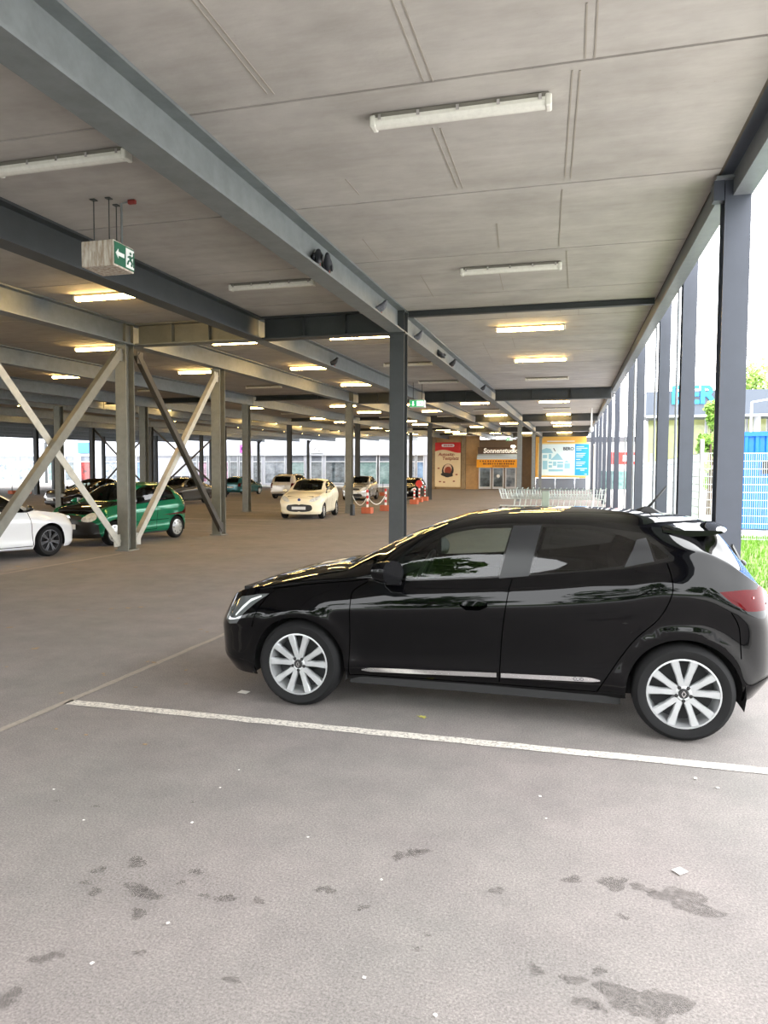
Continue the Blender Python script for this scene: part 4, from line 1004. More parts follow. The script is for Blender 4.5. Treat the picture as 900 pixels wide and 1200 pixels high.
def make_car(name, label, sp, loc, heading, paint, wins, rim=M_RIM, style=(10, .0, .05, .06), lights='front', seams=(), plate=True, grille=None, ws=None, rg=None, head=None, tail=None, glassm=None, interior_on=True, mirror_mat=None, step=.075, badge=None, extra=()):
    root = thing(name, label, 'car', (loc[0], loc[1], 0), math.atan2(-heading[1], -heading[0]))
    xc = sp['L'] / 2; f = lambda nm, x: float(pchip(*zip(*sp[nm]), [x])[0])
    a0, a1 = sp['axles']; R = sp['arch']
    regs = [(None, 's', arch_poly(a0, sp['r'], R), False), (None, 's', arch_poly(a1, sp['r'], R), False)]
    for k, (xa, xat, xbt, xb) in enumerate(wins):
        N = 6; bot = [(xa + (xb - xa) * i / N, f('belt', xa + (xb - xa) * i / N) + .03) for i in range(N + 1)]
        topp = [(xat + (xbt - xat) * i / N, f('rail', xat + (xbt - xat) * i / N) - .035) for i in range(N + 1)]
        regs.append(('door_glass' if k < 2 else 'quarter_glass', 's', bot + topp[::-1], False))
    lo, hi = wins[0], wins[-1]
    N = 10; bot = [(lo[0] - .09 + (hi[3] + .10 - lo[0]) * i / N, f('belt', lo[0] - .09 + (hi[3] + .10 - lo[0]) * i / N) + .008) for i in range(N + 1)]
    topp = [(lo[1] - .03 + (hi[2] + .06 - lo[1]) * i / N, f('rail', lo[1] - .03 + (hi[2] + .06 - lo[1]) * i / N) - .016) for i in range(N + 1)]
    regs.append(('window_surround', 's', bot + topp[::-1], False))
    if head: regs.append(('headlight', 'f', head, True))
    if tail: regs.append(('tail_light', 'r', tail, False))
    for sm in seams: regs.append(('panel_gap', 's', strip_poly(densify(sm, False, .06, False), .014), False))
    if ws: regs.append(('windshield', 't', [(ws[0], -.001), (ws[0] + .03, ws[2] * .5), (ws[0] + .14, ws[2]), (ws[1] - .03, ws[3]), (ws[1], ws[3] * .5), (ws[1] + .01, -.001)], False))
    if rg: regs.append(('rear_glass', rg[0], rg[1], False))
    if grille:
        for g in grille: regs.append((g[0], 'f', g[1], True))
    regs += list(extra)
    cm = {'body_shell': paint, 'door_glass': glassm or M_GLASSD, 'quarter_glass': glassm or M_GLASSD, 'window_surround': M_SURR, 'headlight': M_HEAD2, 'black_bonnet': M_PAINTB, 'black_bumper': M_TRIMB, 'tail_light': M_REDL, 'panel_gap': M_SEAMC, 'windshield': glassm or M_GLASSD, 'rear_glass': M_GLASSR, 'grille': M_BLACKP, 'lower_grille': M_BLACKP, 'rubbing_strip': M_BLACKP}
    S, parts = car_skin(root, sp, regs, cm, step=step, centre=('windshield', 'rear_glass', 'grille', 'lower_grille', 'black_bonnet', 'black_bumper'))
    for s in (-1, 1):
        for ax in (a0, a1): wheel(root, ax - xc, s * (sp['w0'] - .105), sp['r'], sp['r'] * .70, .185, style, rim, detail=False, side=s)
        mx = wins[0][0] - .02
        mirror(root, xc, mx, s * (sp['w0'] + .04), f('belt', mx) + .09, mirror_mat or paint, s, w=.17, h=.13, d=.18)
    if interior_on: interior(root, sp, M_SEAT, wins[0][0] - .25, ((wins[0][0] + .2, -.34), (wins[0][0] + .2, .34), (wins[0][0] + 1.0, -.32), (wins[0][0] + 1.0, .32)))
    if plate is not None:
        M_PL = pmat('number_plate', srgb(220, 222, 224), 0.4)
        fz, rz_ = plate
        if fz:
            x = float(S.inv([(0.12, fz)], 'f')[0][0]); q = S.inv([(.20, fz)], 'f')[0]; P = S.at(np.array([q[1] / S.st]), np.array([q[0] / S.su]))[0]
            o = MB().box(P[0] - xc - .05, P[0] - xc - .03, -.26, .26, fz - .055, fz + .055).build('number_plate', M_PL, root)
        if rz_:
            q = S.inv([(.20, rz_)], 'r')[0]; P = S.at(np.array([q[1] / S.st]), np.array([q[0] / S.su]))[0]
            MB().box(P[0] - xc + .01, P[0] - xc + .03, -.26, .26, rz_ - .055, rz_ + .055).build('number_plate', M_PL, root)
    if badge:
        q = S.inv([(.02, badge[0])], 'f')[0]; P = S.at(np.array([q[1] / S.st]), np.array([q[0] / S.su]))[0]
        MB().lathe([(.001, -.012), (.055, -.010), (.06, 0)], 16, 'x', c=(P[0] - xc, 0, badge[0]), cap=False).build('badge', badge[1], root)
    return root, S
M_PGREEN = pmat('green_car_paint', srgb(16, 116, 82), 0.18, metal=0.25, spec=0.6, coat=0.4)
M_PWHITE = pmat('white_car_paint', srgb(226, 228, 230), 0.2, coat=0.4)
M_PCREAM = pmat('cream_car_paint', srgb(240, 232, 205), 0.2, coat=0.4)
M_PDARK = pmat('lamp_tinted_dark_car_paint', srgb(58, 52, 46), 0.16, metal=0.5, coat=0.4)  # dark car; the golden lamp light is mixed in as a brown tint
M_PSILV = pmat('silver_car_paint', srgb(196, 196, 192), 0.25, metal=0.5, coat=0.4)
M_PTEAL = pmat('teal_car_paint', srgb(38, 92, 98), 0.2, metal=0.3, coat=0.4)
M_PBEIGE = pmat('beige_suv_paint', srgb(206, 200, 188), 0.22, metal=0.2, coat=0.4)
M_HEAD2 = pmat('pale_headlamp', srgb(205, 208, 206), 0.15, spec=0.7, noise=0.25, scale=14)
M_BADGE = pmat('blue_badge', srgb(30, 60, 130), 0.3)
M_DARKRIM = pmat('dark_alloy', srgb(84, 84, 86), 0.35, metal=0.5)

# white car by the braces, nose towards the four-brace column
sp = spec_of(4.20, .885, 1.46, .84, 2.56, .318, .76, .98, 1.15, 2.0, 3.35, 1.40, 3.95, 1.0, sill=.17, belt1=1.05)
a = math.radians(80); hd = (math.cos(a), math.sin(a)); fw = np.array([-10.12, 12.05]); per = np.array([-hd[1], hd[0]])
cxy = fw + per * (.885 - .02) - np.array(hd) * (4.20 / 2 - .84)
make_car('white_hatchback', 'white hatchback with dark multi-spoke wheels behind the diagonal braces', sp, cxy, hd, M_PWHITE, [(1.42, 1.82, 2.25, 2.20), (2.30, 2.34, 2.95, 3.08)], rim=M_DARKRIM, style=(14, .10, .026, .032), seams=[[(1.22, .25), (1.26, .6), (1.32, .90)], [(2.25, .25), (2.26, .98)], [(1.22, .24), (2.9, .26)]], ws=(1.16, 2.0, .60, .56), head=[(.50, .62), (.80, .66), (.82, .74), (.55, .70)], grille=[('lower_grille', [(0, .25), (.55, .25), (.5, .4), (0, .4)])], plate=(.45, .6), step=.06, mirror_mat=M_SURR)
# green three-door car
sp = spec_of(3.53, .82, 1.46, .62, 2.32, .285, .74, 1.0, .98, 1.66, 3.0, 1.41, 3.42, .98, sill=.19, belt1=1.0, nr=(.40, 2.5))
hd = Vector((-.10, -1)).normalized(); per = np.array([-hd.y, hd.x]); rw = np.array([-10.0, 16.6])
cxy = rw - per * (.82 - .02) + np.array(hd[:2]) * (.62 + 2.32 - 3.53 / 2)
make_car('green_hatchback', 'green three-door small car parked beside the four-brace column', sp, cxy, hd, M_PGREEN, [(1.18, 1.50, 2.12, 2.10), (2.18, 2.20, 2.80, 2.92)], rim=M_PSILV, style='disc', seams=[[(1.0, .28), (1.02, .9)], [(2.14, .28), (2.15, .95)], [(1.0, .28), (2.14, .29)], [(.75, .50), (2.6, .52)]], ws=(1.0, 1.68, .56, .52), head=[(.36, .60), (.56, .57), (.66, .64), (.62, .74), (.46, .76)], grille=[('lower_grille', [(0, .24), (.52, .24), (.48, .36), (0, .36)]), ('grille', [(0, .60), (.32, .60), (.32, .70), (0, .70)])], plate=(.46, .62), tail=[(.62, .62), (.80, .62), (.80, .86), (.66, .86)], rg=('t', [(3.02, -.001), (3.02, .40), (3.30, .50), (3.36, -.001)]), badge=(.655, M_CHROME), extra=[('black_bonnet', 't', [(.10, -.001), (.14, .35), (.30, .56), (.90, .64), (1.02, .52), (.97, .25), (.96, -.001)], False), ('black_bumper', 'f', [(0, .16), (.74, .18), (.72, .50), (.60, .58), (0, .59)], False)])
# cream small car
sp = spec_of(3.62, .82, 1.50, .70, 2.30, .29, .80, 1.03, 1.08, 1.80, 3.0, 1.42, 3.50, 1.02, sill=.19, belt1=1.13, nr=(.42, 2.4))
make_car('cream_hatchback', 'cream-white small car with a dark oval grille facing out of its bay', sp, (-9.98, 26.35), (.12, -.99), M_PCREAM, [(1.26, 1.66, 2.12, 2.08), (2.18, 2.20, 2.62, 2.86)], rim=M_PSILV, style='disc', seams=[[(1.12, .28), (1.16, .95)], [(2.13, .28), (2.15, 1.05)]], ws=(1.10, 1.82, .57, .53), head=[(.38, .66), (.60, .68), (.76, .84), (.66, .86), (.46, .78)], grille=[('lower_grille', [(0, .30), (.36, .30), (.48, .38), (.46, .50), (.34, .54), (0, .54)])], plate=(.42, .6), badge=(.72, M_BADGE), rg=('t', [(3.02, -.001), (3.02, .40), (3.34, .50), (3.42, -.001)]))
# dark saloon behind a column
sp = spec_of(4.55, .885, 1.43, .80, 2.72, .32, .78, .98, 1.30, 2.12, 3.25, 1.34, 4.40, .95, sill=.19, trunk=(3.85, 1.06), belt1=1.0)
hd = Vector((-.30, -.95)).normalized(); per = np.array([-hd.y, hd.x]); fw = np.array([-22.15, 28.2])
cxy = fw - per * (.865) - np.array(hd[:2]) * (4.55 / 2 - .80)
make_car('dark_saloon', 'dark saloon car tinted brown as if lamplit, with bright five-spoke wheels behind the column', sp, cxy, hd, M_PDARK, [(1.55, 1.98, 2.42, 2.36), (2.46, 2.52, 3.05, 3.20)], rim=M_RIM, style=(5, 0, .10, .12), ws=(1.32, 2.12, .60, .55), head=[(.46, .60), (.68, .58), (.78, .68), (.60, .74), (.48, .72)], grille=[('grille', [(0, .54), (.30, .56), (.36, .72), (0, .74)]), ('lower_grille', [(0, .24), (.6, .24), (.55, .36), (0, .36)])], plate=(.46, .7))
# silver compact car
sp = spec_of(3.80, .86, 1.58, .78, 2.42, .30, .86, 1.10, 1.10, 1.95, 3.2, 1.50, 3.68, 1.05, sill=.20, belt1=1.12)
make_car('silver_compact', 'silver compact car parked beyond the chained barrier posts', sp, (-13.6, 45.2), (.05, -1), M_PSILV, [(1.35, 1.80, 2.20, 2.15), (2.28, 2.30, 2.95, 3.10)], style=(7, 0, .07, .08), ws=(1.12, 1.96, .60, .56), head=[(.44, .64), (.62, .64), (.78, .80), (.70, .86), (.50, .76)], grille=[('grille', [(0, .66), (.34, .66), (.36, .76), (0, .77)]), ('lower_grille', [(0, .26), (.5, .26), (.46, .42), (0, .42)])], plate=(.50, .7), step=.09)
# light SUV seen from behind
sp = spec_of(4.30, .90, 1.68, .82, 2.67, .34, .95, 1.12, 1.25, 2.05, 3.85, 1.60, 4.18, 1.05, sill=.30, belt1=1.14, box=.08)
M_ROOFRAIL = pmat('roof_rail_black', srgb(40, 40, 42), .4)
r_, S_ = make_car('light_suv', 'pale silver SUV with dark roof rails seen from behind', sp, (-18.7, 46.2), (.04, 1), M_PBEIGE, [(1.50, 1.90, 2.30, 2.28), (2.38, 2.40, 3.10, 3.12), (3.2, 3.2, 3.60, 3.75)], style=(5, 0, .09, .10), ws=(1.27, 2.06, .62, .58), tail=[(.66, .72), (.86, .74), (.86, 1.06), (.68, 1.06)], rg=('r', [(0, 1.14), (.58, 1.14), (.55, 1.50), (0, 1.52)]), plate=(None, .88), step=.09)
for s in (-1, 1): MB().tube([(-.35, s * .58, 1.60), (-.25, s * .58, 1.71), (1.15, s * .56, 1.69), (1.45, s * .55, 1.60)], .022, 6).build('roof_rail', M_ROOFRAIL, r_, smooth=True)
# teal car seen from behind
sp = spec_of(4.10, .86, 1.47, .82, 2.50, .30, .80, .98, 1.18, 2.0, 3.5, 1.40, 4.0, .98, sill=.20, belt1=1.0)
make_car('teal_hatchback', 'dark teal hatchback seen from behind, in front of the shop row', sp, (-25.9, 53.0), (.05, 1), M_PTEAL, [(1.45, 1.85, 2.25, 2.22), (2.30, 2.32, 3.10, 3.25)], style='disc', rim=M_PSILV, ws=(1.2, 2.0, .60, .55), tail=[(.62, .66), (.82, .66), (.82, .92), (.64, .92)], rg=('r', [(0, .98), (.56, .98), (.52, 1.34), (0, 1.36)]), plate=(None, .62), step=.10, interior_on=True)
# black car behind the striped posts
sp = spec_of(3.90, .85, 1.50, .78, 2.46, .30, .84, 1.02, 1.10, 1.9, 3.35, 1.44, 3.80, 1.0, sill=.20, belt1=1.04)
make_car('black_compact', 'black compact car half hidden behind the striped barrier posts', sp, (-10.9, 48.2), (.02, -1), M_PAINTB, [(1.35, 1.75, 2.15, 2.12), (2.20, 2.24, 2.95, 3.08)], style='disc', rim=M_PSILV, ws=(1.12, 1.9, .60, .55), head=[(.44, .60), (.62, .60), (.76, .72), (.66, .80), (.48, .72)], plate=(.48, .7), step=.10)
sp = spec_of(4.40, .88, 1.46, .85, 2.62, .31, .78, 1.0, 1.22, 2.05, 3.3, 1.38, 4.28, 1.0, sill=.20, trunk=(3.9, 1.06), belt1=1.02)
make_car('grey_saloon', 'dark grey saloon with a bright roof beyond the brown-tinted dark saloon', sp, (-21.0, 35.2), (-.05, -1), pmat('dark_grey_car_paint', srgb(88, 90, 92), .2, metal=.4, coat=.4), [(1.48, 1.9, 2.35, 2.3), (2.4, 2.44, 3.0, 3.12)], style=(7, 0, .07, .08), ws=(1.24, 2.05, .60, .55), head=[(.46, .60), (.66, .60), (.78, .70), (.66, .78), (.50, .72)], plate=(.48, .7), step=.10)

# ---------------------------------------------------------------- shop row across the far end
def wx(px, Y, py=545): return float(ray.Y(px, py, Y)[0])
def wz(py, Y, px=450): return float(ray.Y(px, py, Y)[2])
YF = 91.5
shops = thing('shop_building', 'white shop row with large windows across the far end of the parking deck', 'building', (0, 0, 0))
M_SHOPW = pmat('white_shop_wall', srgb(190, 193, 203), 0.6)
M_SHOPF = pmat('white_window_frame', srgb(206, 209, 214), 0.5)
def display(name, c1, c2, scale=1.2, rough=.08):
    return pmat(name, c1, rough, noise=.1, col2=c2, scale=scale, detail=8, stretch=(1, 1, 1.4))
D_DARK = display('dark_shop_glass', srgb(104, 116, 122), srgb(34, 40, 44))
D_TEAL = display('greenish_shop_glass', srgb(120, 152, 148), srgb(70, 104, 104))
D_PALE = display('pale_shop_glass', srgb(150, 158, 168), srgb(72, 82, 94))
D_PINK = display('pink_shop_display', srgb(210, 150, 180), srgb(70, 66, 78), 1.6)
D_BLUE = display('blue_shop_display', srgb(120, 160, 200), srgb(70, 100, 140), 1.0)
D_GREY = display('grey_transom_glass', srgb(120, 126, 138), srgb(84, 90, 100), .6)
D_RED = display('red_shop_display', srgb(170, 60, 56), srgb(40, 40, 44), 1.5)
z_top, z_f0, z_w1, z_w0 = 8.4, wz(533, YF), wz(533, YF), wz(567, YF)
xl, xr = -108.0, wx(505, YF)
MB().box(xl, xr, YF, YF + 6, z_w1, z_top).build('fascia', M_SHOPW, shops)
MB().box(xl, xr, YF, YF + 6, 0.0, z_w0).build('plinth', M_SHOPW, shops)
MB().box(xl, xr, YF + .9, YF + 6, z_w0, z_w1).build('shop_interior', pmat('shop_interior', srgb(90, 92, 96), .8), shops)
MB().box(xl, xr, YF - .25, YF, z_w1 - .05, z_w1 + .12).build('ledge', M_SHOPF, shops)
def shop_window(p0, p1, mat, y0=533, y1=567, transom=541, tmat=None, name='window', split=1):
    x0, x1 = wx(p0, YF), wx(p1, YF); za, zb_ = wz(y1, YF), wz(y0, YF); zt = wz(transom, YF) if transom else None
    f = MB(); e = .12
    f.box(x0, x0 + e, YF - .06, YF + .12, za, zb_); f.box(x1 - e, x1, YF - .06, YF + .12, za, zb_); f.box(x0 + e, x1 - e, YF - .06, YF + .12, za, za + e); f.box(x0 + e, x1 - e, YF - .06, YF + .12, zb_ - e, zb_)
    if zt: f.box(x0 + e, x1 - e, YF - .06, YF + .12, zt - e / 2, zt + e / 2)
    o = f.build(name, M_SHOPF, shops)
    n = split; w = (x1 - x0 - 2 * e) / n
    for k in range(n):
        MB().box(x0 + e + w * k + (.05 if k else 0), x0 + e + w * (k + 1), YF + .03, YF + .06, za + e, (zt or zb_) - e / 2).build('pane', mat, o)
    if zt: MB().box(x0 + e, x1 - e, YF + .03, YF + .06, zt + e / 2, zb_ - e).build('pane', tmat or D_GREY, o)
    return o
def shop_pier(p0, p1, y1=573): MB().box(wx(p0, YF), wx(p1, YF), YF - .02, YF + .5, wz(567, YF) - .01, wz(533, YF) + .01).build('pier', M_SHOPW, shops)
for w in [(-58, -36, D_PALE), (-35, -13, D_DARK), (-12, 21, D_PALE), (22, 45, D_PALE), (56, 68, D_TEAL), (76, 88, D_DARK), (122, 140, D_PALE), (160, 176, D_BLUE), (222, 231, D_PALE), (232, 243, D_PINK), (244, 256, D_PINK), (257, 268, D_PINK), (269, 279, D_DARK), (296, 307, D_DARK), (339, 357, D_TEAL), (381, 405, D_DARK), (419, 442, D_TEAL), (478, 487, D_PALE), (488, 497, D_BLUE)]:
    shop_window(*w)
for d in [(94, 107, D_RED), (280, 293, D_DARK), (364, 378, D_DARK), (444, 458, D_TEAL)]:
    o = shop_window(d[0], d[1], d[2], y1=571, name='shop_door')
shop_window(310, 334, D_PALE, y1=571, name='shop_door', split=2)
for p in [(45.3, 55.7), (68.3, 75.7), (88.3, 93.7), (107.3, 121.7), (140.3, 159.7), (176.3, 221.7), (334.3, 338.7), (357.3, 363.7), (378.3, 380.7), (405.3, 418.7), (458.3, 477.7), (307.2, 309.8), (293.2, 295.8), (497.2, 504)]: shop_pier(*p)
def shop_sign(p0, p1, y0, y1, mat, deco=None):
    o = MB().bevbox(wx(p0, YF), wx(p1, YF), YF - .35, YF - .02, wz(y1, YF), wz(y0, YF), .04).build('shop_sign', mat, shops)
    return o
shop_sign(93, 107, 516, 530, pmat('blue_shop_sign', srgb(60, 120, 190), .4))
s_ = shop_sign(282, 294, 520, 530, pmat('magenta_shop_sign', srgb(214, 96, 190), .4, emit=srgb(214, 96, 190), estr=.25))
for k in range(4): MB().box(wx(284 + 2.3 * k, YF), wx(285.4 + 2.3 * k, YF), YF - .40, YF - .36, wz(527, YF), wz(523, YF)).build('sign_mark', pmat('purple_mark', srgb(90, 40, 110), .5), s_)
s_ = shop_sign(364, 379, 518, 531, pmat('pale_board', srgb(228, 230, 232), .5))
pts = [(367 + 9 * t + 1.5 * math.sin(9 * t), 525 + 3.2 * math.cos(8 * t)) for t in np.linspace(0, 1, 24)]
MB().tube([(wx(a, YF), YF - .37, wz(b, YF)) for a, b in pts], .05, 5).build('scribble', pmat('grey_scribble', srgb(150, 150, 152), .5), s_)
# thin canopy posts in front of the shops
G = 'thin posts along the shop sidewalk'
for px in (43, 54, 247, 303, 361):
    x = wx(px, 86.5)
    t = thing('canopy_post', 'thin grey post standing on the sidewalk before the shop windows', 'post', (x, 86.5, .14), 0, G)
    MB().tube([(0, 0, 0), (0, 0, 5.9)], .2, 8).build('shaft', M_STEEL, t)
    MB().bar((0, -.1, 5.3), (.5, -.1, 5.95), .14, .14).build('bracket', M_STEEL, t)
# cafe chairs, tables and racks on the sidewalk
M_FURN = pmat('dark_rattan', srgb(70, 70, 74), .7)
G = 'dark chairs on the sidewalk outside the cafe'
for px in (198, 203, 208, 213, 218, 224):
    x = wx(px, 88.5)
    t = thing('terrace_chair', 'dark chair on the sidewalk outside the cafe windows', 'chair', (x, 88.5, .14), random.uniform(-.5, .5), G)
    MB().box(-.32, .32, -.3, .3, .45, .55).build('seat', M_FURN, t); MB().box(-.32, .32, .24, .32, .55, 1.15).build('backrest', M_FURN, t)
    for sx in (-.28, .28):
        for sy in (-.26, .26): MB().box(sx - .03, sx + .03, sy - .03, sy + .03, 0, .45).build('leg', M_FURN, t)

# ---------------------------------------------------------------- brown corner: poster, tanning studio, map wall
YP = 82.4
M_BROWN = pmat('ochre_wall', srgb(196, 160, 112), .8, noise=.10, scale=1.5)
M_PIERB = pmat('brown_concrete', srgb(150, 130, 100), .85, noise=.15, scale=2)
MB_w = MB().box(wx(503, YP), wx(561, YP), YP + .4, YP + 1, 0, 6.2).build('wall_poster', M_BROWN); struct(MB_w, 'ochre end wall carrying the tall car-seat poster', 'wall')
for a, b in ((503, 510.5), (541, 545.5)):
    o = MB().box(wx(a, YP), wx(b, YP), YP - .1, YP + .42, 0, 6.1).build('pilaster', M_PIERB, MB_w)
for py in (545,):
    MB().box(wx(545.6, YP), wx(560, YP), YP + .36, YP + .40, wz(py, YP), wz(py, YP) + .05).build('wall_groove', M_PIERB, MB_w)
# poster
t = thing('tall_poster', 'tall cream poster with a red top advertising a child seat', 'poster', (wx(525, YP), YP - .12, wz(570, YP)))
x0, x1 = wx(510, YP) - t.location.x, wx(540, YP) - t.location.x; H = wz(519, YP) - wz(570, YP)
M_CREAM = pmat('cream_print', srgb(238, 218, 176), .6); M_REDP = pmat('red_print', srgb(214, 44, 44), .6); M_BRN = pmat('brown_print', srgb(150, 66, 44), .6); M_DKP = pmat('dark_print', srgb(44, 40, 40), .6)
MB().box(x0, x1, 0, .10, 0, H).build('panel', M_CREAM, t)
def flat(name, pts, mat, parent, y): # thin printed shape facing south
    n = len(pts); MB().add([(p[0], y, p[1]) for p in pts] + [(p[0], y + .008, p[1]) for p in pts], [tuple(range(n)), tuple(range(2 * n - 1, n - 1, -1))] + [(i, i + n, (i + 1) % n + n, (i + 1) % n) for i in range(n)]).build(name, mat, parent)
W_ = x1 - x0
flat('red_band', [(x0, H)] + [(x0 + W_ * f, H * (.80 + .035 * math.sin(f * 5.0))) for f in np.linspace(0, 1, 14)] + [(x1, H)], M_REDP, t, -.01)
def pill(cx, cz, w, h, n=10): return [(cx + w / 2 - h / 2 + h / 2 * math.cos(a), cz + h / 2 * math.sin(a)) for a in np.linspace(-math.pi / 2, math.pi / 2, n)] + [(cx - w / 2 + h / 2 + h / 2 * math.cos(a), cz + h / 2 * math.sin(a)) for a in np.linspace(math.pi / 2, 1.5 * math.pi, n)]
flat('logo_pill', pill(0, H * .93, W_ * .5, H * .065), M_WHITE, t, -.02)
for k, f in enumerate((-.16, -.09, -.01, .06, .13)): flat('logo_mark', [(f * W_, H * .915), (f * W_ + W_ * .045, H * .915), (f * W_ + W_ * .045, H * .945), (f * W_, H * .945)], M_REDP, t, -.03)
text_mesh('lettering', 'Autositz-', .52, M_BRN, t, Matrix.Translation((x0 + W_ * .13, -.012, H * .70)) @ FACE_S, extrude=.006, bold=.012, shear=.15)
text_mesh('lettering', 'Testplatz', .52, M_BRN, t, Matrix.Translation((x0 + W_ * .28, -.012, H * .61)) @ FACE_S, extrude=.006, bold=.012, shear=.15)
def ell(cx, cz, rx, rz, n=20, tilt=0): return [(cx + rx * math.cos(a) * math.cos(tilt) - rz * math.sin(a) * math.sin(tilt), cz + rx * math.cos(a) * math.sin(tilt) + rz * math.sin(a) * math.cos(tilt)) for a in np.linspace(0, 2 * math.pi, n, endpoint=False)]
flat('seat_shell', ell(0, H * .37, W_ * .23, H * .155, tilt=-.25), M_DKP, t, -.012); flat('seat_lining', ell(-.02, H * .40, W_ * .16, H * .12, tilt=-.25), pmat('beige_print', srgb(222, 190, 160), .6), t, -.022)
flat('seat_pad', ell(.02, H * .37, W_ * .13, H * .09, tilt=-.3), M_BRN, t, -.032); flat('seat_rim', ell(-.1, H * .275, W_ * .24, H * .045, tilt=-.1), M_DKP, t, -.036)
for (fx, fz) in ((-.30, .12), (-.14, .11), (.24, .13), (.34, .28), (-.36, .42)): flat('small_picture', ell(fx * W_, fz * H, W_ * .05, H * .015, 8), M_BRN, t, -.014)
# tanning studio
YT = 82.2
t = thing('tanning_studio', 'tanning studio front with brown name board, orange banner and glass doors', 'shop', (wx(585, YT), YT, 0))
cx0 = t.location.x; X = lambda px: wx(px, YT) - cx0; Z = lambda py: wz(py, YT, 585)
M_BRSIGN = pmat('brown_name_board', srgb(88, 66, 48), .5)
MB().box(X(561.2), X(609), .3, .8, 0, 5.75).build('wall', pmat('tanning_wall', srgb(120, 100, 78), .8), t)
MB().box(X(560), X(608), -.15, .3, Z(532), Z(524)).build('name_board', M_BRSIGN, t)
text_mesh('lettering', 'Sonnenstudio', .72, pmat('white_letters', srgb(240, 236, 226), .4, emit=(1, .95, .85, 1), estr=.3), t, Matrix.Translation((X(566.5), -.16, Z(530.6))) @ FACE_S, extrude=.02, bold=.02, shear=.1)
P = [(-.9, Z(538.5)), (-.9, Z(537.5)), (-.6, Z(534)), (-.1, Z(532)), (.3, Z(532)), (.3, Z(538.5))]
MB().prism(P, 'x', X(560), X(608)).build('awning', pmat('pale_awning', srgb(214, 228, 236), .4), t, smooth=20)
M_OR = pmat('orange_banner', srgb(246, 168, 28), .6)
MB().box(X(559.5), X(608.5), -.75, -.70, Z(548), Z(538.3)).build('banner', M_OR, t)
for (pa, pb, py, hh) in ((563, 605, 540.6, .16), (567, 604, 543.6, .20), (578, 597, 546.2, .14)):
    n = 14
    for k in range(n):
        a = pa + (pb - pa) * k / n; b = a + (pb - pa) / n * random.uniform(.5, .85)
        MB().box(X(a), X(b), -.765, -.752, Z(py) - hh / 2, Z(py) + hh / 2).build('banner_print', pmat('banner_brown_print', srgb(120, 60, 20), .6), t)
for (a, b, mt) in ((561, 575.5, D_DARK), (577, 590.5, D_DARK), (592, 605, D_PALE)):
    f = MB(); e = .14
    f.box(X(a), X(a) + e, .1, .3, Z(573), Z(548)); f.box(X(b) - e, X(b), .1, .3, Z(573), Z(548)); f.box(X(a) + e, X(b) - e, .1, .3, Z(573), Z(570.5)); f.box(X(a) + e, X(b) - e, .1, .3, Z(549), Z(548))
    o = f.build('door', M_SHOPF, t); MB().box(X(a) + e, X(b) - e, .18, .22, Z(570.5), Z(549)).build('pane', mt, o)
MB().ball((X(584), -.0, Z(558)), (.2, .05, .2)).build('door_sticker', M_WHITE, t)
o = MB().ball((X(601.5), -.6, Z(523.5)), (.28, .28, .16)).build('globe_lamp', pmat('lit_globe', srgb(255, 250, 235), .4, emit=(1, .95, .8, 1), estr=4), t)
# darker recess and map wall
YM = 80.0
struct(MB().box(wx(609.5, YT), wx(627.5, YT), YT + .1, YT + .6, 0, 6.2).build('wall_recess', pmat('dark_recess_wall', srgb(92, 78, 62), .8, noise=.1, scale=2)), 'dark brown recessed wall between the tanning studio and the map wall', 'wall')
M_YEL = pmat('yellow_cladding', srgb(240, 186, 88), .6, noise=.04, scale=2)
mw = struct(MB().box(wx(627.5, YM), 1.30, YM, YM + .4, wz(560, YM, 660), 6.15).build('wall_map', M_YEL), 'yellow clad end wall carrying the site map', 'wall')
M_GRB = pmat('slate_base_cladding', srgb(112, 118, 128), .6)
for k in range(3):
    a, b = 628 + k * 23, 628 + (k + 1) * 23 - .4
    MB().box(wx(a, YM), min(1.3, wx(b, YM)), YM + .03, YM + .4, 0.01, wz(560.3, YM, 660)).build('base_panel', M_GRB, mw)
t = thing('site_map_board', 'large white and blue site map board on the yellow end wall', 'sign', (wx(660, YM), YM - .12, wz(557.5, YM, 660)))
cx0 = t.location.x; cz0 = t.location.z; X = lambda px: wx(px, YM) - cx0; Z = lambda py: wz(py, YM, 660) - cz0
MB().bevbox(X(630), X(691), -.06, .12, Z(558.5), Z(519), .04).build('frame', pmat('pale_yellow_frame', srgb(240, 214, 140), .5), t)
M_MAP = pmat('map_pale_print', srgb(222, 238, 238), .5); M_MAPB = pmat('map_blue_print', srgb(28, 150, 222), .5); M_MAPT = pmat('map_teal_print', srgb(150, 200, 214), .5)
MB().box(X(631.5), X(673.5), -.09, -.06, Z(557), Z(520.5)).build('map_panel', M_MAP, t); MB().box(X(673.5), X(690), -.09, -.06, Z(557), Z(520.5)).build('legend_panel', M_MAPB, t)
text_mesh('lettering', 'BERO', .46, pmat('map_dark_print', srgb(60, 66, 76), .5), t, Matrix.Translation((X(659.5), -.095, Z(527.6))) @ FACE_S, extrude=.003, bold=.02)
def q(a, b, c_, d): flat('map_block', [(X(a), Z(d)), (X(b), Z(d)), (X(b), Z(c_)), (X(a), Z(c_))], M_MAPT, t, -.10)
flat('map_block', [(X(634), Z(531)), (X(635), Z(527)), (X(640), Z(525)), (X(645), Z(526)), (X(648), Z(531))], M_MAPT, t, -.10)
for b_ in ((636, 641, 533, 537), (643, 646, 532, 538), (636, 641.5, 540, 550), (643, 647, 541, 543), (648, 652, 541, 546), (653, 660, 541, 543), (653, 660, 544, 548), (643, 647, 545, 548), (643, 660, 550, 552.5), (661.5, 668, 543, 549)): q(*b_)
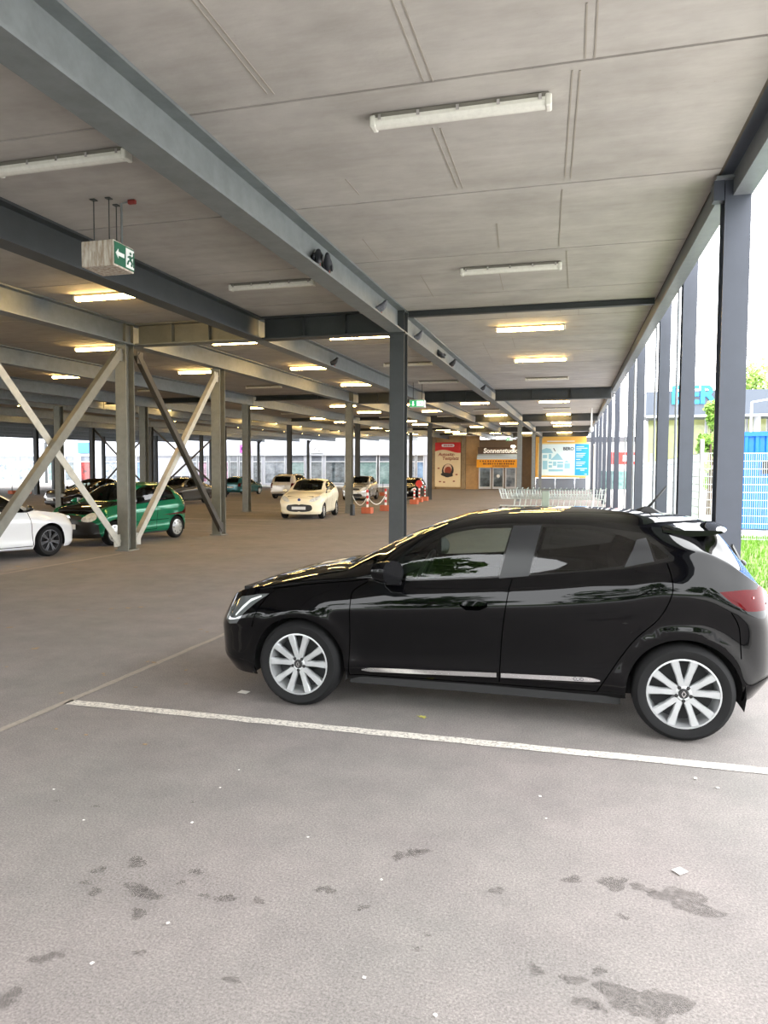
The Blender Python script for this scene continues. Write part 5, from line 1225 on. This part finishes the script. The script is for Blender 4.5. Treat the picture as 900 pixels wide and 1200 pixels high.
flat('map_block', [(X(645), Z(539)), (X(653), Z(531)), (X(656), Z(534)), (X(660), Z(539))], M_MAPT, t, -.10); flat('map_block', [(X(661), Z(542)), (X(664), Z(539.5)), (X(667), Z(542))], M_MAPT, t, -.10)
flat('map_arrow', [(X(648), Z(525.5)), (X(649), Z(525.2)), (X(651), Z(529)), (X(650), Z(529))], pmat('map_dark_print', srgb(60, 66, 76), .5), t, -.10)
for i, (a, b, py) in enumerate([(675, 684, 523.5), (675, 688, 525.5), (675, 681, 527.5), (675, 686, 531.5), (675, 685, 533.5), (675, 683, 535.5), (675, 680, 538.5), (675, 686, 541.5), (675, 685, 543.5), (675, 682, 545.5), (675, 688, 549), (680, 685, 551), (685, 688, 555.5)]):
    MB().box(X(a), X(b), -.10, -.091, Z(py + .45), Z(py - .45)).build('legend_line', pmat('map_legend_print', srgb(190, 224, 244), .5), t)
MB().bar((X(641), -.7, Z(517.5)), (X(673), -.7, Z(517.5)), .1, .1).build('lamp_bar', M_WHITE, t)

# ---------------------------------------------------------------- barrier posts with chain
M_TERRA = pmat('terracotta_block', srgb(190, 104, 74), .85, noise=.12, scale=6)
M_RW = pmat('red_stripe', srgb(206, 60, 52), .5)
def barrier(px, py, label, group=None, h=1.0, stripes=True):
    p = ray.z(px, py)
    t = thing('barrier_post', label, 'barrier', (float(p[0]), float(p[1]) + .2, 0), 0, group)
    MB().bevbox(-.22, .22, -.22, .22, 0, .27, .03).build('foot_block', M_TERRA, t)
    if stripes:
        for k in range(6): MB().lathe([(.05, .27 + k * h / 8), (.05, .27 + (k + 1) * h / 8)], 10).build('stripe', M_RW if k % 2 else M_WHITE, t, smooth=30)
    else: MB().tube([(0, 0, .27), (0, 0, .27 + h)], .025, 6).build('rod', M_STEEL, t)
    return t
b1 = barrier(429, 602, 'red and white barrier post on a terracotta foot beside the cream car'); b2 = barrier(450.5, 599, 'red and white barrier post joined by a chain to the post beside the cream car')
barrier(484.5, 591, 'red and white barrier post nearest in the group of three by the black compact', h=.8); b4 = barrier(490.5, 588.5, 'red and white barrier post with a round sign by the black compact', h=.9); barrier(497, 587, 'red and white barrier post beside the far pale column', h=.9)
MB().lathe([(.001, -.02), (.22, -.02), (.22, 0), (.001, 0)], 16, 'y', c=(0, -.06, 1.12), cap=False).build('round_sign', M_RW, b4)
a, b = b1.location, b2.location
for (A_, B_, nm) in ((Vector((a.x, a.y, .75)), Vector((b.x, b.y, .75)), 'white plastic chain sagging between the first two barrier posts'), (Vector((-9.2, 29.4, .75)), Vector((a.x, a.y, .75)), 'white plastic chain sagging from the pale column to the barrier post')):
    t = thing('plastic_chain', nm, 'chain', A_)
    n = 22
    for k in range(n):
        f0, f1 = k / n, (k + 1) / n
        P0 = (B_ - A_) * f0 + Vector((0, 0, -1.6 * f0 * (1 - f0))); P1 = (B_ - A_) * f1 + Vector((0, 0, -1.6 * f1 * (1 - f1)))
        MB().tube([P0, P1], .02, 5).build('chain_link', M_WHITE, t)
G = 'terracotta blocks with rods along the far drive'
for (px, py) in ((12, 579), (30, 579), (211, 583), (233, 583), (387.5, 585), (448, 581), (412, 578)):
    barrier(px, py, 'terracotta block with a thin dark rod along the far drive', G, h=.8, stripes=False)
t = thing('bollard', 'small dark bollard at the foot of the pale grey column', 'bollard', (float(ray.z(413, 604)[0]), float(ray.z(413, 604)[1]), 0))
MB().lathe([(.10, 0), (.10, .40), (.08, .46), (.001, .47)], 12).build('body', M_BLACKP, t, smooth=40)

# ---------------------------------------------------------------- nested shopping trolleys
M_CART = pmat('trolley_wire', srgb(206, 214, 210), .3, metal=.6)
def cart_mesh():
    m = MB(); r = .016
    x0, x1 = -.42, .42
    def rect(z, xa, xb, w): return [(xa, -w, z), (xb, -w, z), (xb, w, z), (xa, w, z)]
    lo, hi = rect(.50, -.30, .34, .20), rect(.98, -.44, .42, .27)
    mid = [tuple((a[i] + b[i]) / 2 for i in range(3)) for a, b in zip(lo, hi)]
    for ring in (lo, mid, hi):
        for i in range(4): m.bar(ring[i], ring[(i + 1) % 4], r, r)
    for i in range(4):
        for k in range(6):
            f = k / 6; a = [lo[i][j] + (lo[(i + 1) % 4][j] - lo[i][j]) * f for j in range(3)]; b = [hi[i][j] + (hi[(i + 1) % 4][j] - hi[i][j]) * f for j in range(3)]
            m.bar(a, b, r * .8, r * .8)
    return m
cart = thing('shopping_trolley', '', 'trolley')
cart_mesh().build('basket', M_CART, cart)
MB().tube([(.44, -.27, 1.04), (.44, .27, 1.04)], .022, 6).build('handle', pmat('trolley_handle', srgb(150, 170, 160), .5), cart)
m = MB(); m.bar((.42, -.24, 1.02), (.30, -.24, .14), .03, .03); m.bar((.42, .24, 1.02), (.30, .24, .14), .03, .03); m.bar((.30, -.24, .14), (-.38, -.18, .16), .03, .03); m.bar((.30, .24, .14), (-.38, .18, .16), .03, .03); m.bar((-.38, -.18, .16), (-.38, .18, .16), .03, .03); m.build('frame', M_CART, cart)
for (x, y) in ((.30, -.24), (.30, .24), (-.36, -.17), (-.36, .17)): MB().lathe([(.055, -.02), (.055, .02)], 10, 'y', c=(x, y, .056)).build('castor', M_BLACKP, cart)
YC = 36.0
xa, xb = wx(596, YC), wx(700, YC); n = 17
G = 'trolleys nested in the row below the site map'
for i in range(n):
    o = cart if i == 0 else copy_tree(cart)
    o.location = (xa + (xb - xa) * i / (n - 1), YC, 0); o.rotation_euler = (0, 0, 0)
    tag(o, 'end trolley of the nested row nearest the tanning studio' if i == 0 else 'wire shopping trolley nested in the row below the site map', 'trolley', None if i == 0 else G)
t = thing('litter_bin', 'grey-green litter bin standing before the trolley row', 'bin', (wx(640, 35.2), 35.2, 0))
MB().bevbox(-.17, .17, -.17, .17, 0.0, .92, .02).build('body', pmat('grey_green_bin', srgb(150, 164, 150), .5), t); MB().bevbox(-.19, .19, -.19, .19, .92, .98, .02).build('lid', M_GALV, t)
t = thing('guide_post', 'thin white pole standing at the end of the trolley row', 'post', (wx(696, 35.0), 35.0, 0))
MB().tube([(0, 0, 0), (0, 0, 3.1)], .03, 8).build('pole', M_WHITE, t); MB().ball((0, 0, 3.1), .05).build('cap', M_WHITE, t)
p = ray.c(693.5, 478); t = thing('hanging_pipe', 'white pipe with a lamp head hanging from the deck over the trolley row', 'pipe', (float(p[0]), float(p[1]), float(p[2])))
q_ = float(ray.Y(693.5, 503, float(p[1]))[2]) - float(p[2]); MB().tube([(0, 0, 0), (0, 0, q_)], .05, 6).build('pipe', M_WHITE, t); MB().ball((0, 0, q_), (.13, .13, .16)).build('lamp_head', M_WHITE, t)

# ---------------------------------------------------------------- hanging exit signs
def exit_arrow(parent, mat, M, s):
    P = [(-.5, 0), (-.22, .32), (-.22, .13), (.45, .13), (.45, -.13), (-.22, -.13), (-.22, -.32)]
    vs = [M @ Vector((x * s, z * s, 0)) for x, z in P] + [M @ Vector((x * s, z * s, -.01)) for x, z in P]; n = len(P)
    MB().add(vs, [(1, 2, 0), (0, 2, 5), (0, 5, 6), (2, 3, 4, 5)] + [(i, (i + 1) % n, (i + 1) % n + n, i + n) for i in range(n)]).build('arrow', mat, parent)
def running_man(parent, mat, M, s):
    m = MB()
    def B(a, b, w): m.bar(M @ Vector((a[0] * s, a[1] * s, 0)), M @ Vector((b[0] * s, b[1] * s, 0)), w * s, .012, up=(M.to_3x3() @ Vector((0, 0, 1))))
    B((-.05, .18), (.03, -.08), .16); B((.03, -.08), (-.2, -.2), .1); B((-.2, -.2), (-.3, -.42), .09); B((.03, -.08), (.2, -.22), .1); B((.2, -.22), (.12, -.45), .09); B((-.05, .16), (.18, .08), .08); B((.18, .08), (.28, .2), .07); B((-.06, .16), (-.25, .05), .08)
    B((-.02, .30), (.06, .38), .14)
    m.build('running_figure', mat, parent)
    m = MB(); m.bar(M @ Vector((.36 * s, -.48 * s, 0)), M @ Vector((.36 * s, .46 * s, 0)), .06 * s, .012, up=(M.to_3x3() @ Vector((0, 0, 1)))); m.build('door_mark', mat, parent)
rp = ray.c(118, 234); Y1 = float(rp[1]) - .10
zs = float(ray.Y(112, 297, Y1)[2]); xs0, xs1 = float(ray.Y(95, 297, Y1)[0]), float(ray.Y(133, 297, Y1)[0])
ly = float(ray.X(157, 300, xs1)[1]) - Y1
zb_, zt_ = float(ray.Y(112, 312, Y1)[2]), float(ray.Y(112, 281.5, Y1)[2])
t = thing('exit_sign', 'rust-streaked hanging exit sign box with a white arrow and running figure', 'sign', (xs0, Y1, zb_))
w, h = xs1 - xs0, zt_ - zb_
MB().bevbox(0, w, 0, ly, 0, h, .012).build('box', M_RUST, t)
MB().box(w, w + .008, .01, ly - .01, .02, h - .02).build('green_face', M_GREEN, t)
Ma = Matrix.Translation((w + .014, ly * .28, h * .5)) @ FACE_E; exit_arrow(t, M_WHITE, Ma, ly * .42)
Mb = Matrix.Translation((w + .010, ly * .76, h * .5)) @ FACE_E; MB().box(w + .006, w + .012, ly * .56, ly * .95, .035, h - .035).build('pictogram_panel', M_WHITE, t)
Mb = Matrix.Translation((w + .016, ly * .75, h * .5)) @ FACE_E; running_man(t, M_GREEN, Mb, h * .62)
for (fx, fy) in ((.28, .2), (.62, .75), (.75, .2)):
    zz = zc(Y1 + ly * fy) - zb_
    MB().tube([(w * fx, ly * fy, h), (w * fx, ly * fy, zz)], .006, 6).build('hanger_rod', M_STEEL, t); MB().box(w * fx - .03, w * fx + .03, ly * fy - .03, ly * fy + .03, zz - .012, zz - .001).build('ceiling_anchor', M_STEEL, t)
zz = zc(Y1 + ly * .5) - zb_
MB().tube([(w * .99 - .02, ly * .5, h), (w * .99 - .02, ly * .5, zz - .03), (w * 1.2, ly * .5, zz - .02)], .012, 6).build('conduit', M_GALV, t); MB().bevbox(w * 1.16, w * 1.38, ly * .44, ly * .56, zz - .05, zz - .002, .01).build('junction_box', pmat('red_junction_box', srgb(130, 44, 40), .6), t)
def far_exit(px0, px1, pt, pb, Y, ptop, label, man=True):
    x0, x1 = float(ray.Y(px0, pt, Y)[0]), float(ray.Y(px1, pt, Y)[0]); za, zb2 = float(ray.Y(px0, pb, Y)[2]), float(ray.Y(px0, pt, Y)[2]); h = zb2 - za; w = x1 - x0
    t = thing('exit_sign', label, 'sign', (x0, Y, za))
    MB().bevbox(0, w, 0, .35, 0, h, .02).build('box', M_WHITE, t); MB().box(.02, w - .02, -.008, 0, .02, h - .02).build('green_face', M_GREENLIT, t)
    exit_arrow(t, M_LITSIGN, Matrix.Translation((w * .27, -.02, h * .5)) @ FACE_S @ Matrix.Rotation(math.pi / 2, 4, 'Z'), h * .6)
    MB().box(w * .52, w * .95, -.014, -.006, .05, h - .05).build('pictogram_panel', M_LITSIGN, t)
    running_man(t, M_GREENLIT, Matrix.Translation((w * .73, -.022, h * .5)) @ FACE_S, h * .62)
    for f in (.2, .8): MB().tube([(w * f, .17, h), (w * f, .17, zc(Y) - za)], .012, 5).build('hanger_rod', M_STEEL, t)
    return t
far_exit(479.5, 497, 468.5, 477.5, 26.2, 434, 'lit green exit sign hanging right of the central dark column')
far_exit(559.5, 568.5, 482.5, 489, 52.5, 470, 'lit green exit sign hanging far down the aisle before the tanning studio')
far_exit(593, 600.5, 512.5, 516.5, 78.0, 505, 'small pale exit sign above the tanning studio name board')

# ---------------------------------------------------------------- pigeons on the beam flanges
M_PIG = pmat('pigeon_grey', srgb(92, 94, 100), .7, noise=.25, scale=30); M_PIGD = pmat('pigeon_dark', srgb(40, 42, 48), .7)
def pigeon(x, Y, zf, rz, label, mat, s=1.0):
    t = thing('pigeon', label, 'bird', (x, Y, zf), rz)
    P = [(-.17, 0, .035), (-.12, 0, .065), (-.06, 0, .10), (-.005, 0, .14), (.035, 0, .18), (.055, 0, .215), (.07, 0, .242), (.088, 0, .25), (.118, 0, .243)]
    R = [.012, .030, .056, .068, .058, .040, .034, .029, .004]
    m = MB().tube([(a * s, b * s, c_ * s) for a, b, c_ in P], [r * s for r in R], 12); m.build('body', mat, t, smooth=True)
    for sy in (-1, 1):
        MB().ball((-.05 * s, sy * .055 * s, .115 * s), (.10 * s, .018 * s, .045 * s)).build('wing', mat, t, smooth=True)
        MB().tube([(.0, sy * .025 * s, .07 * s), (.005, sy * .025 * s, .0)], .006 * s, 5).build('leg', pmat('pigeon_leg', srgb(150, 80, 70), .6), t)
    return t
for i, (px, py, xb_, rz, mt, lab) in enumerate([(373, 316, -3.35, 1.9, M_PIGD, 'dark pigeon perched in a pair on the beam, the one facing away'), (384, 322, -3.35, -1.3, M_PIGD, 'dark pigeon perched in a pair on the beam, facing its neighbour'),
        (447, 371, -3.35, .4, M_PIG, 'grey pigeon on the beam flange just before the central column'), (490, 402, -3.35, .2, M_PIG, 'grey pigeon on the beam flange just past the central column'),
        (516, 421, -3.35, 2.5, M_PIG, 'pale grey pigeon on the beam beside a darker one'), (530, 431, -3.35, .1, M_PIGD, 'darker pigeon on the beam beside a pale grey one'), (566, 458, -3.35, .5, M_PIGD, 'small dark pigeon at the end of the beam by the far girder'), (392, 428, -6.35, .6, M_PIGD, 'dark pigeon alone on the aisle beam')]):
    P_ = ray.X(px, py, xb_ + .085); Yp = float(P_[1]); zf = zc(Yp) - .45 - .002 + .03
    pigeon(xb_ + .085, Yp, zf, rz, lab, mt, 1.0)

# ---------------------------------------------------------------- litter and leaves on the asphalt
M_LEAF = [pmat('dry_leaf', srgb(150, 126, 96), .8), pmat('yellow_leaf', srgb(178, 172, 84), .8), pmat('paper_scrap', srgb(224, 220, 214), .8)]
def scrap(px, py, size, mi, label, group, seed):
    p = ray.z(px, py); rnd = random.Random(seed); n = 12
    if mi == 2: pts = [(-.5, -.4), (.5, -.45), (.55, .4), (-.45, .45)]
    else: pts = [(.6 * math.cos(a) * (1 if i % 2 else .5) * (.8 + .4 * rnd.random()), .42 * math.sin(a) * (1 if i % 2 else .5) * (.8 + .4 * rnd.random())) for i, a in enumerate(np.linspace(0, 6.283, n, endpoint=False))]
    m = MB(); vs = [(x * size, y * size, .004 + rnd.uniform(0, .25) * size * .25) for x, y in pts]; k = len(vs)
    m.add(vs + [(v[0], v[1], v[2] + .0015) for v in vs], [tuple(range(k)), tuple(range(2 * k - 1, k - 1, -1))] + [(i, (i + 1) % k, (i + 1) % k + k, i + k) for i in range(k)])
    o = m.build('paper_scrap' if mi == 2 else 'fallen_leaf', M_LEAF[mi], loc=(float(p[0]), float(p[1]), 0), rz=rnd.uniform(0, 6.28))
    return tag(o, label, 'litter' if mi == 2 else 'leaf', group)
scrap(286, 812, .075, 2, 'white paper scrap on the asphalt under the nose of the black hatchback', None, 1)
scrap(495, 841, .075, 1, 'yellow-green leaf lying between the black hatchback and the white line', None, 2)
scrap(797, 1022, .05, 2, 'white crumpled scrap above the large oil stain', None, 3)
GL = 'dry leaves scattered over the asphalt'
for i, (x, y, s) in enumerate([(21, 664, .16), (30, 667, .14), (15, 668, .12), (11, 736, .10), (40, 761, .11), (43, 760, .08), (72, 813, .07), (199, 699, .07), (180, 777, .08), (173, 776, .06), (218, 786, .06), (218, 802, .05), (243, 741, .06), (235, 738, .06), (210, 725, .06), (121, 790, .05), (122, 792, .04), (159, 806, .05), (66, 855, .05), (101, 862, .05), (170, 873, .05), (91, 715, .06), (48, 693, .08), (8, 782, .05), (165, 712, .12), (150, 713, .12), (130, 714, .10), (285, 651, .12), (86, 662, .1), (88, 667, .1), (99, 716, .05), (277, 770, .05), (167, 663, .06), (225, 640, .16), (250, 638, .14), (190, 645, .10), (236, 629, .12), (170, 650, .1)]):
    scrap(x, y, s * .62, 0, 'small dry leaf on the asphalt left of the black hatchback', GL, 60 + i)
GP = 'pale specks of litter on the near asphalt'
for i, (x, y, s) in enumerate([(108, 1130, .025), (197, 1083, .025), (427, 1147, .022), (447, 1032, .02), (361, 982, .02), (225, 965, .025), (98, 962, .02), (258, 924, .02), (280, 903, .02), (633, 934, .03), (815, 913, .04), (841, 924, .03), (510, 1191, .025), (63, 926, .02), (640, 960, .02)]):
    scrap(x, y, s * .5, 2, 'tiny pale speck of litter on the near asphalt', GP, 160 + i)

# ---------------------------------------------------------------- outside: fence, container, lawn, trees, mall building
M_FEN = pmat('galvanised_fence', srgb(206, 214, 216), .4, metal=.3)
def mesh_fence(name, a, b, h, label, posts=True):
    a, b = Vector(a), Vector(b); L = (b - a).length; d = (b - a).normalized()
    t = thing(name, label, 'fence', a)
    m = MB(); n = int(h / .2)
    for k in range(n + 1):
        m.bar(Vector((0, 0, .06 + k * .2)), d * L + Vector((0, 0, .06 + k * .2)), .016, .016)
    o = m.build('horizontal_rods', M_FEN, t); o['kind'] = 'stuff'
    m = MB(); k = 0.025
    while k < L:
        m.bar(d * k + Vector((0, 0, .03)), d * k + Vector((0, 0, .06 + h)), .007, .007, up=(d.y, -d.x, 0)); k += .05
    o = m.build('vertical_rods', M_FEN, t); o['kind'] = 'stuff'
    k = 0.0
    while k <= L + .01 and posts:
        MB().bevbox(d.x * k - .04, d.x * k + .04, d.y * k - .04, d.y * k + .04, 0, h + .42, .008).build('fence_post', M_FEN, t); k += 2.5
    return t
YFN = 20.0
xf = float(ray.Y(822, 560, YFN)[0])
mesh_fence('wire_fence', (xf, YFN, 0), (xf + 7.5, YFN, 0), 2.2, 'wire mesh fence standing before the blue container')
mesh_fence('wire_fence', (xf, YFN + .1, 0), (xf, YFN + 25.1, 0), 2.2, 'wire mesh fence running away beside the edge columns')
# blue corrugated container
M_BLUEC = pmat('blue_container_paint', srgb(14, 104, 186), .45, noise=.05, scale=3)
YB = 24.5
x0 = float(ray.Y(866, 560, YB)[0]); t = thing('blue_container', 'bright blue corrugated container behind the wire fence', 'container', (x0, YB, .0))
hgt = 3.0; Lc = 6.0; ang = math.radians(-8)
m = MB(); prof = []; k = 0.0
while k < Lc:
    prof += [(k, 0), (k + .09, 0), (k + .13, -.06), (k + .22, -.06), (k + .26, 0)]; k += .30
back = [(prof[-1][0], 2.4), (0, 2.4)]
pts = prof + back; n = len(pts)
m.add([(x, y, .12) for x, y in pts] + [(x, y, hgt) for x, y in pts], [(i, i + 1, n + i + 1, n + i) for i in range(n - 1)] + [(n - 1, 0, n, 2 * n - 1), tuple(range(n - 1, -1, -1)), tuple(range(n, 2 * n))]); m.build('corrugated_wall', M_BLUEC, t)
MB().bar((0, -.03, hgt - .02), (Lc, -.03, hgt - .02), .12, .14).build('top_rail', M_BLUEC, t); MB().bar((0, -.03, .12), (Lc, -.03, .12), .12, .16).build('bottom_rail', M_BLUEC, t)
MB().box(.62, 1.02, -.10, -.065, 1.75, 2.15).build('vent_grille', M_BLACKP, t)
t.rotation_euler = (0, 0, ang)
# grass blades
m = MB(); rnd = random.Random(3)
for k in range(10000):
    x, y = rnd.uniform(2.06, 6.1), rnd.uniform(8.3, 21.9); a = rnd.uniform(0, 6.28); h = rnd.uniform(.05, .14); w = .010
    dx, dy = math.cos(a) * w, math.sin(a) * w; lx, ly_ = rnd.uniform(-.04, .04), rnd.uniform(-.04, .04)
    m.add([(x - dx, y - dy, -.01), (x + dx, y + dy, -.01), (x + lx, y + ly_, h)], [(0, 1, 2)])
o = m.build('grass', pmat('grass_blade', srgb(106, 154, 42), .7), fixn=False); tag(o, 'bright green mown grass strip beside the edge columns', 'grass', None, 'stuff')
# trees built from a trunk, limbs and many single leaves
def leafmat(name, c):
    return pmat(name, c, .6, noise=.25, scale=3)
def tree(x, y, h, r, n, mat, label, group=None, seed=1, conical=False, leaf=.16, z0=.25):
    rnd = random.Random(seed); t = thing('tree', label, 'tree', (x, y, 0), 0, group)
    MB().tube([(0, 0, 0), (.03, .02, h * .4), (0, .05, h * .85)], [h * .022, h * .016, .01], 8).build('trunk', pmat('bark', srgb(92, 78, 62), .9), t, smooth=True)
    m = MB()
    for k in range(7):
        a = rnd.uniform(0, 6.28); zz = h * rnd.uniform(.3, .7)
        m.tube([(0, 0, zz), (math.cos(a) * r * .7, math.sin(a) * r * .7, zz + h * .12)], [h * .008, .005], 5)
    m.build('limbs', pmat('bark', srgb(92, 78, 62), .9), t)
    blobs = []
    for k in range(16):
        f = rnd.random(); zz = h * (z0 + (1 - z0) * f); rr = r * ((1 - f) * .95 + .05 if conical else math.sin(math.pi * (.18 + .78 * f)) * .75)
        a = rnd.uniform(0, 6.28); blobs.append((math.cos(a) * rr * .6, math.sin(a) * rr * .6, zz, max(.25, r * (.35 if not conical else .30 * (1.2 - f)))))
    m = MB()
    for k in range(n):
        b = rnd.choice(blobs); d = Vector((rnd.gauss(0, 1), rnd.gauss(0, 1), rnd.gauss(0, .8))).normalized() * b[3] * (rnd.random() ** .4)
        p = Vector(b[:3]) + d; u = Vector((rnd.gauss(0, 1), rnd.gauss(0, 1), rnd.gauss(0, 1))).normalized(); v = u.orthogonal().normalized(); s = leaf * rnd.uniform(.6, 1.2)
        m.add([p - u * s, p + v * s * .5, p + u * s, p - v * s * .5], [(0, 1, 2, 3)])
    o = m.build('foliage', mat, t, fixn=False)
    return t
M_LF1, M_LF2, M_LF3 = leafmat('bright_leaves', srgb(120, 158, 62)), leafmat('mid_leaves', srgb(86, 118, 56)), leafmat('far_leaves', srgb(140, 168, 84))
xt = float(ray.Y(832, 540, 33.0)[0])
tree(xt, 33.0, 4.9, 1.15, 2600, M_LF1, 'young bright green tree behind the wire fence post', seed=4, conical=True, leaf=.10, z0=.15)
tree(float(ray.Y(880, 470, 95)[0]), 95, 14.5, 5.0, 2500, M_LF3, 'pale green treetop showing over the mall canopy', seed=5, leaf=.4)
tree(float(ray.Y(950, 470, 98)[0]), 98, 14.8, 5.5, 2500, M_LF3, 'broad pale green treetop beyond the mall canopy, beside the street lamp', seed=6, leaf=.4)
# mall building with canopy lettering
YR = 62.0
X = lambda px, Y=YR: float(ray.Y(px, 480, Y)[0]); Z = lambda py, Y=YR: float(ray.Y(830, py, Y)[2])
t = thing('mall_building', 'mall building with a grey canopy and blue lettering across the yard', 'building', (X(757), YR, 0))
ox = t.location.x
M_FAS = pmat('grey_canopy_fascia', srgb(72, 80, 92), .5, noise=.04, scale=1); M_CUR = display('tree_reflection_glass', srgb(176, 182, 120), srgb(120, 128, 84), .25); M_MWH = pmat('white_render', srgb(228, 230, 232), .6)  # yellow-green mottling on the curtain glass paints in reflected trees
MB().box(0, 34, 0, 5.0, Z(486.5), Z(457.5)).build('canopy', M_FAS, t)
MB().box(0, 34, -.15, 0, Z(488.5), Z(486)).build('canopy_edge', pmat('pale_canopy_edge', srgb(176, 180, 184), .5), t)
tx = text_mesh('lettering', 'BERO', 2.0, pmat('blue_letters', srgb(20, 150, 214), .4), t, Matrix.Translation((X(785.5) - ox, -.10, Z(472.2))) @ FACE_S, extrude=.08, bold=.06)
MB().box(.5, 34, 5.0, 12, 0, Z(486)).build('wall', M_MWH, t)
k = 0
for i in range(12):
    xa = .6 + i * 1.6
    o = MB().box(xa, xa + 1.5, 4.85, 5.0, Z(545, 67), Z(490, 67)).build('window', M_SHOPF, t); MB().box(xa + .06, xa + 1.44, 4.80, 4.86, Z(545, 67) + .06, Z(490, 67) - .06).build('pane', M_CUR, o)
for i in range(8):
    xa = .6 + i * 2.4
    o = MB().box(xa, xa + 2.2, 4.85, 5.0, .5, Z(552, 67)).build('window', M_SHOPF, t); MB().box(xa + .08, xa + 2.12, 4.80, 4.86, .6, Z(552, 67) - .1).build('pane', D_DARK, o)
for px in (893, 940): MB().tube([(X(px) - ox, 1.5, 0), (X(px) - ox, 1.5, Z(487))], .28, 12).build('canopy_column', pmat('pale_canopy_edge', srgb(176, 180, 184), .5), t)
for px in (889.5, 898.5): MB().box(X(px) - ox - .28, X(px) - ox + .28, .9, 1.0, Z(484), Z(479)).build('red_sign', pmat('red_mall_sign', srgb(220, 50, 44), .5), t)
# street lamp
t = thing('street_lamp', 'slim grey street lamp standing in the yard before the mall canopy', 'lamp', (float(ray.Y(880, 500, 45)[0]), 45, 0))
MB().tube([(0, 0, 0), (0, 0, 5.9)], [.09, .06], 8).build('pole', M_FEN, t); MB().bar((0, 0, 5.9), (.9, 0, 6.05), .12, .08).build('lamp_head', M_FEN, t)
# white block with a red sign far beyond the columns
t = thing('far_white_building', 'white building with a dark roof edge and red sign far behind the edge columns', 'building', (float(ray.Y(700, 545, 88)[0]), 88, 0))
MB().box(-2, 9, 0, 8, 0, 5.6).build('wall', M_MWH, t); MB().box(-2.2, 9.2, -.3, 8.2, 5.6, 6.2).build('roof_edge', pmat('dark_roof_edge', srgb(84, 84, 88), .6), t)
MB().box(1.2, 5.0, -.2, 0, 3.0, 4.4).build('red_sign', pmat('red_mall_sign', srgb(220, 50, 44), .5), t)
for k in range(3): MB().box(1.8 + k * 1.05, 2.4 + k * 1.05, -.24, -.2, 3.35, 4.05).build('sign_mark', M_WHITE, t)
MB().box(.4, 4.2, -.1, 0, .1, 2.2).build('window', D_TEAL, t)
# trees and lawn behind the photographer: they show in the windows and paint of the black hatchback
struct(MB().box(-60, 40, -60, -9.0, -.02, 0.0).build('floor_verge', pmat('verge_grass', srgb(84, 104, 60), .9, noise=.3, scale=3)), 'grass verge with trees on the open near side', 'verge')
G = 'trees on the verge of the open near side'
for i, (x, y, h, r) in enumerate([(-21, -14, 8, 3.4), (-15.5, -12.5, 7.2, 3.2), (-10, -13.5, 8.2, 3.4), (-4.6, -12, 7.0, 3.0), (.4, -13, 8.0, 3.2), (5.6, -12, 7.2, 3.2), (11, -14, 8.4, 3.4), (17, -13, 8, 3.5)]):
    tree(x, y, h, r, 1500, M_LF2, 'leafy tree on the verge of the open near side', G, seed=20 + i, leaf=.30, z0=.08)
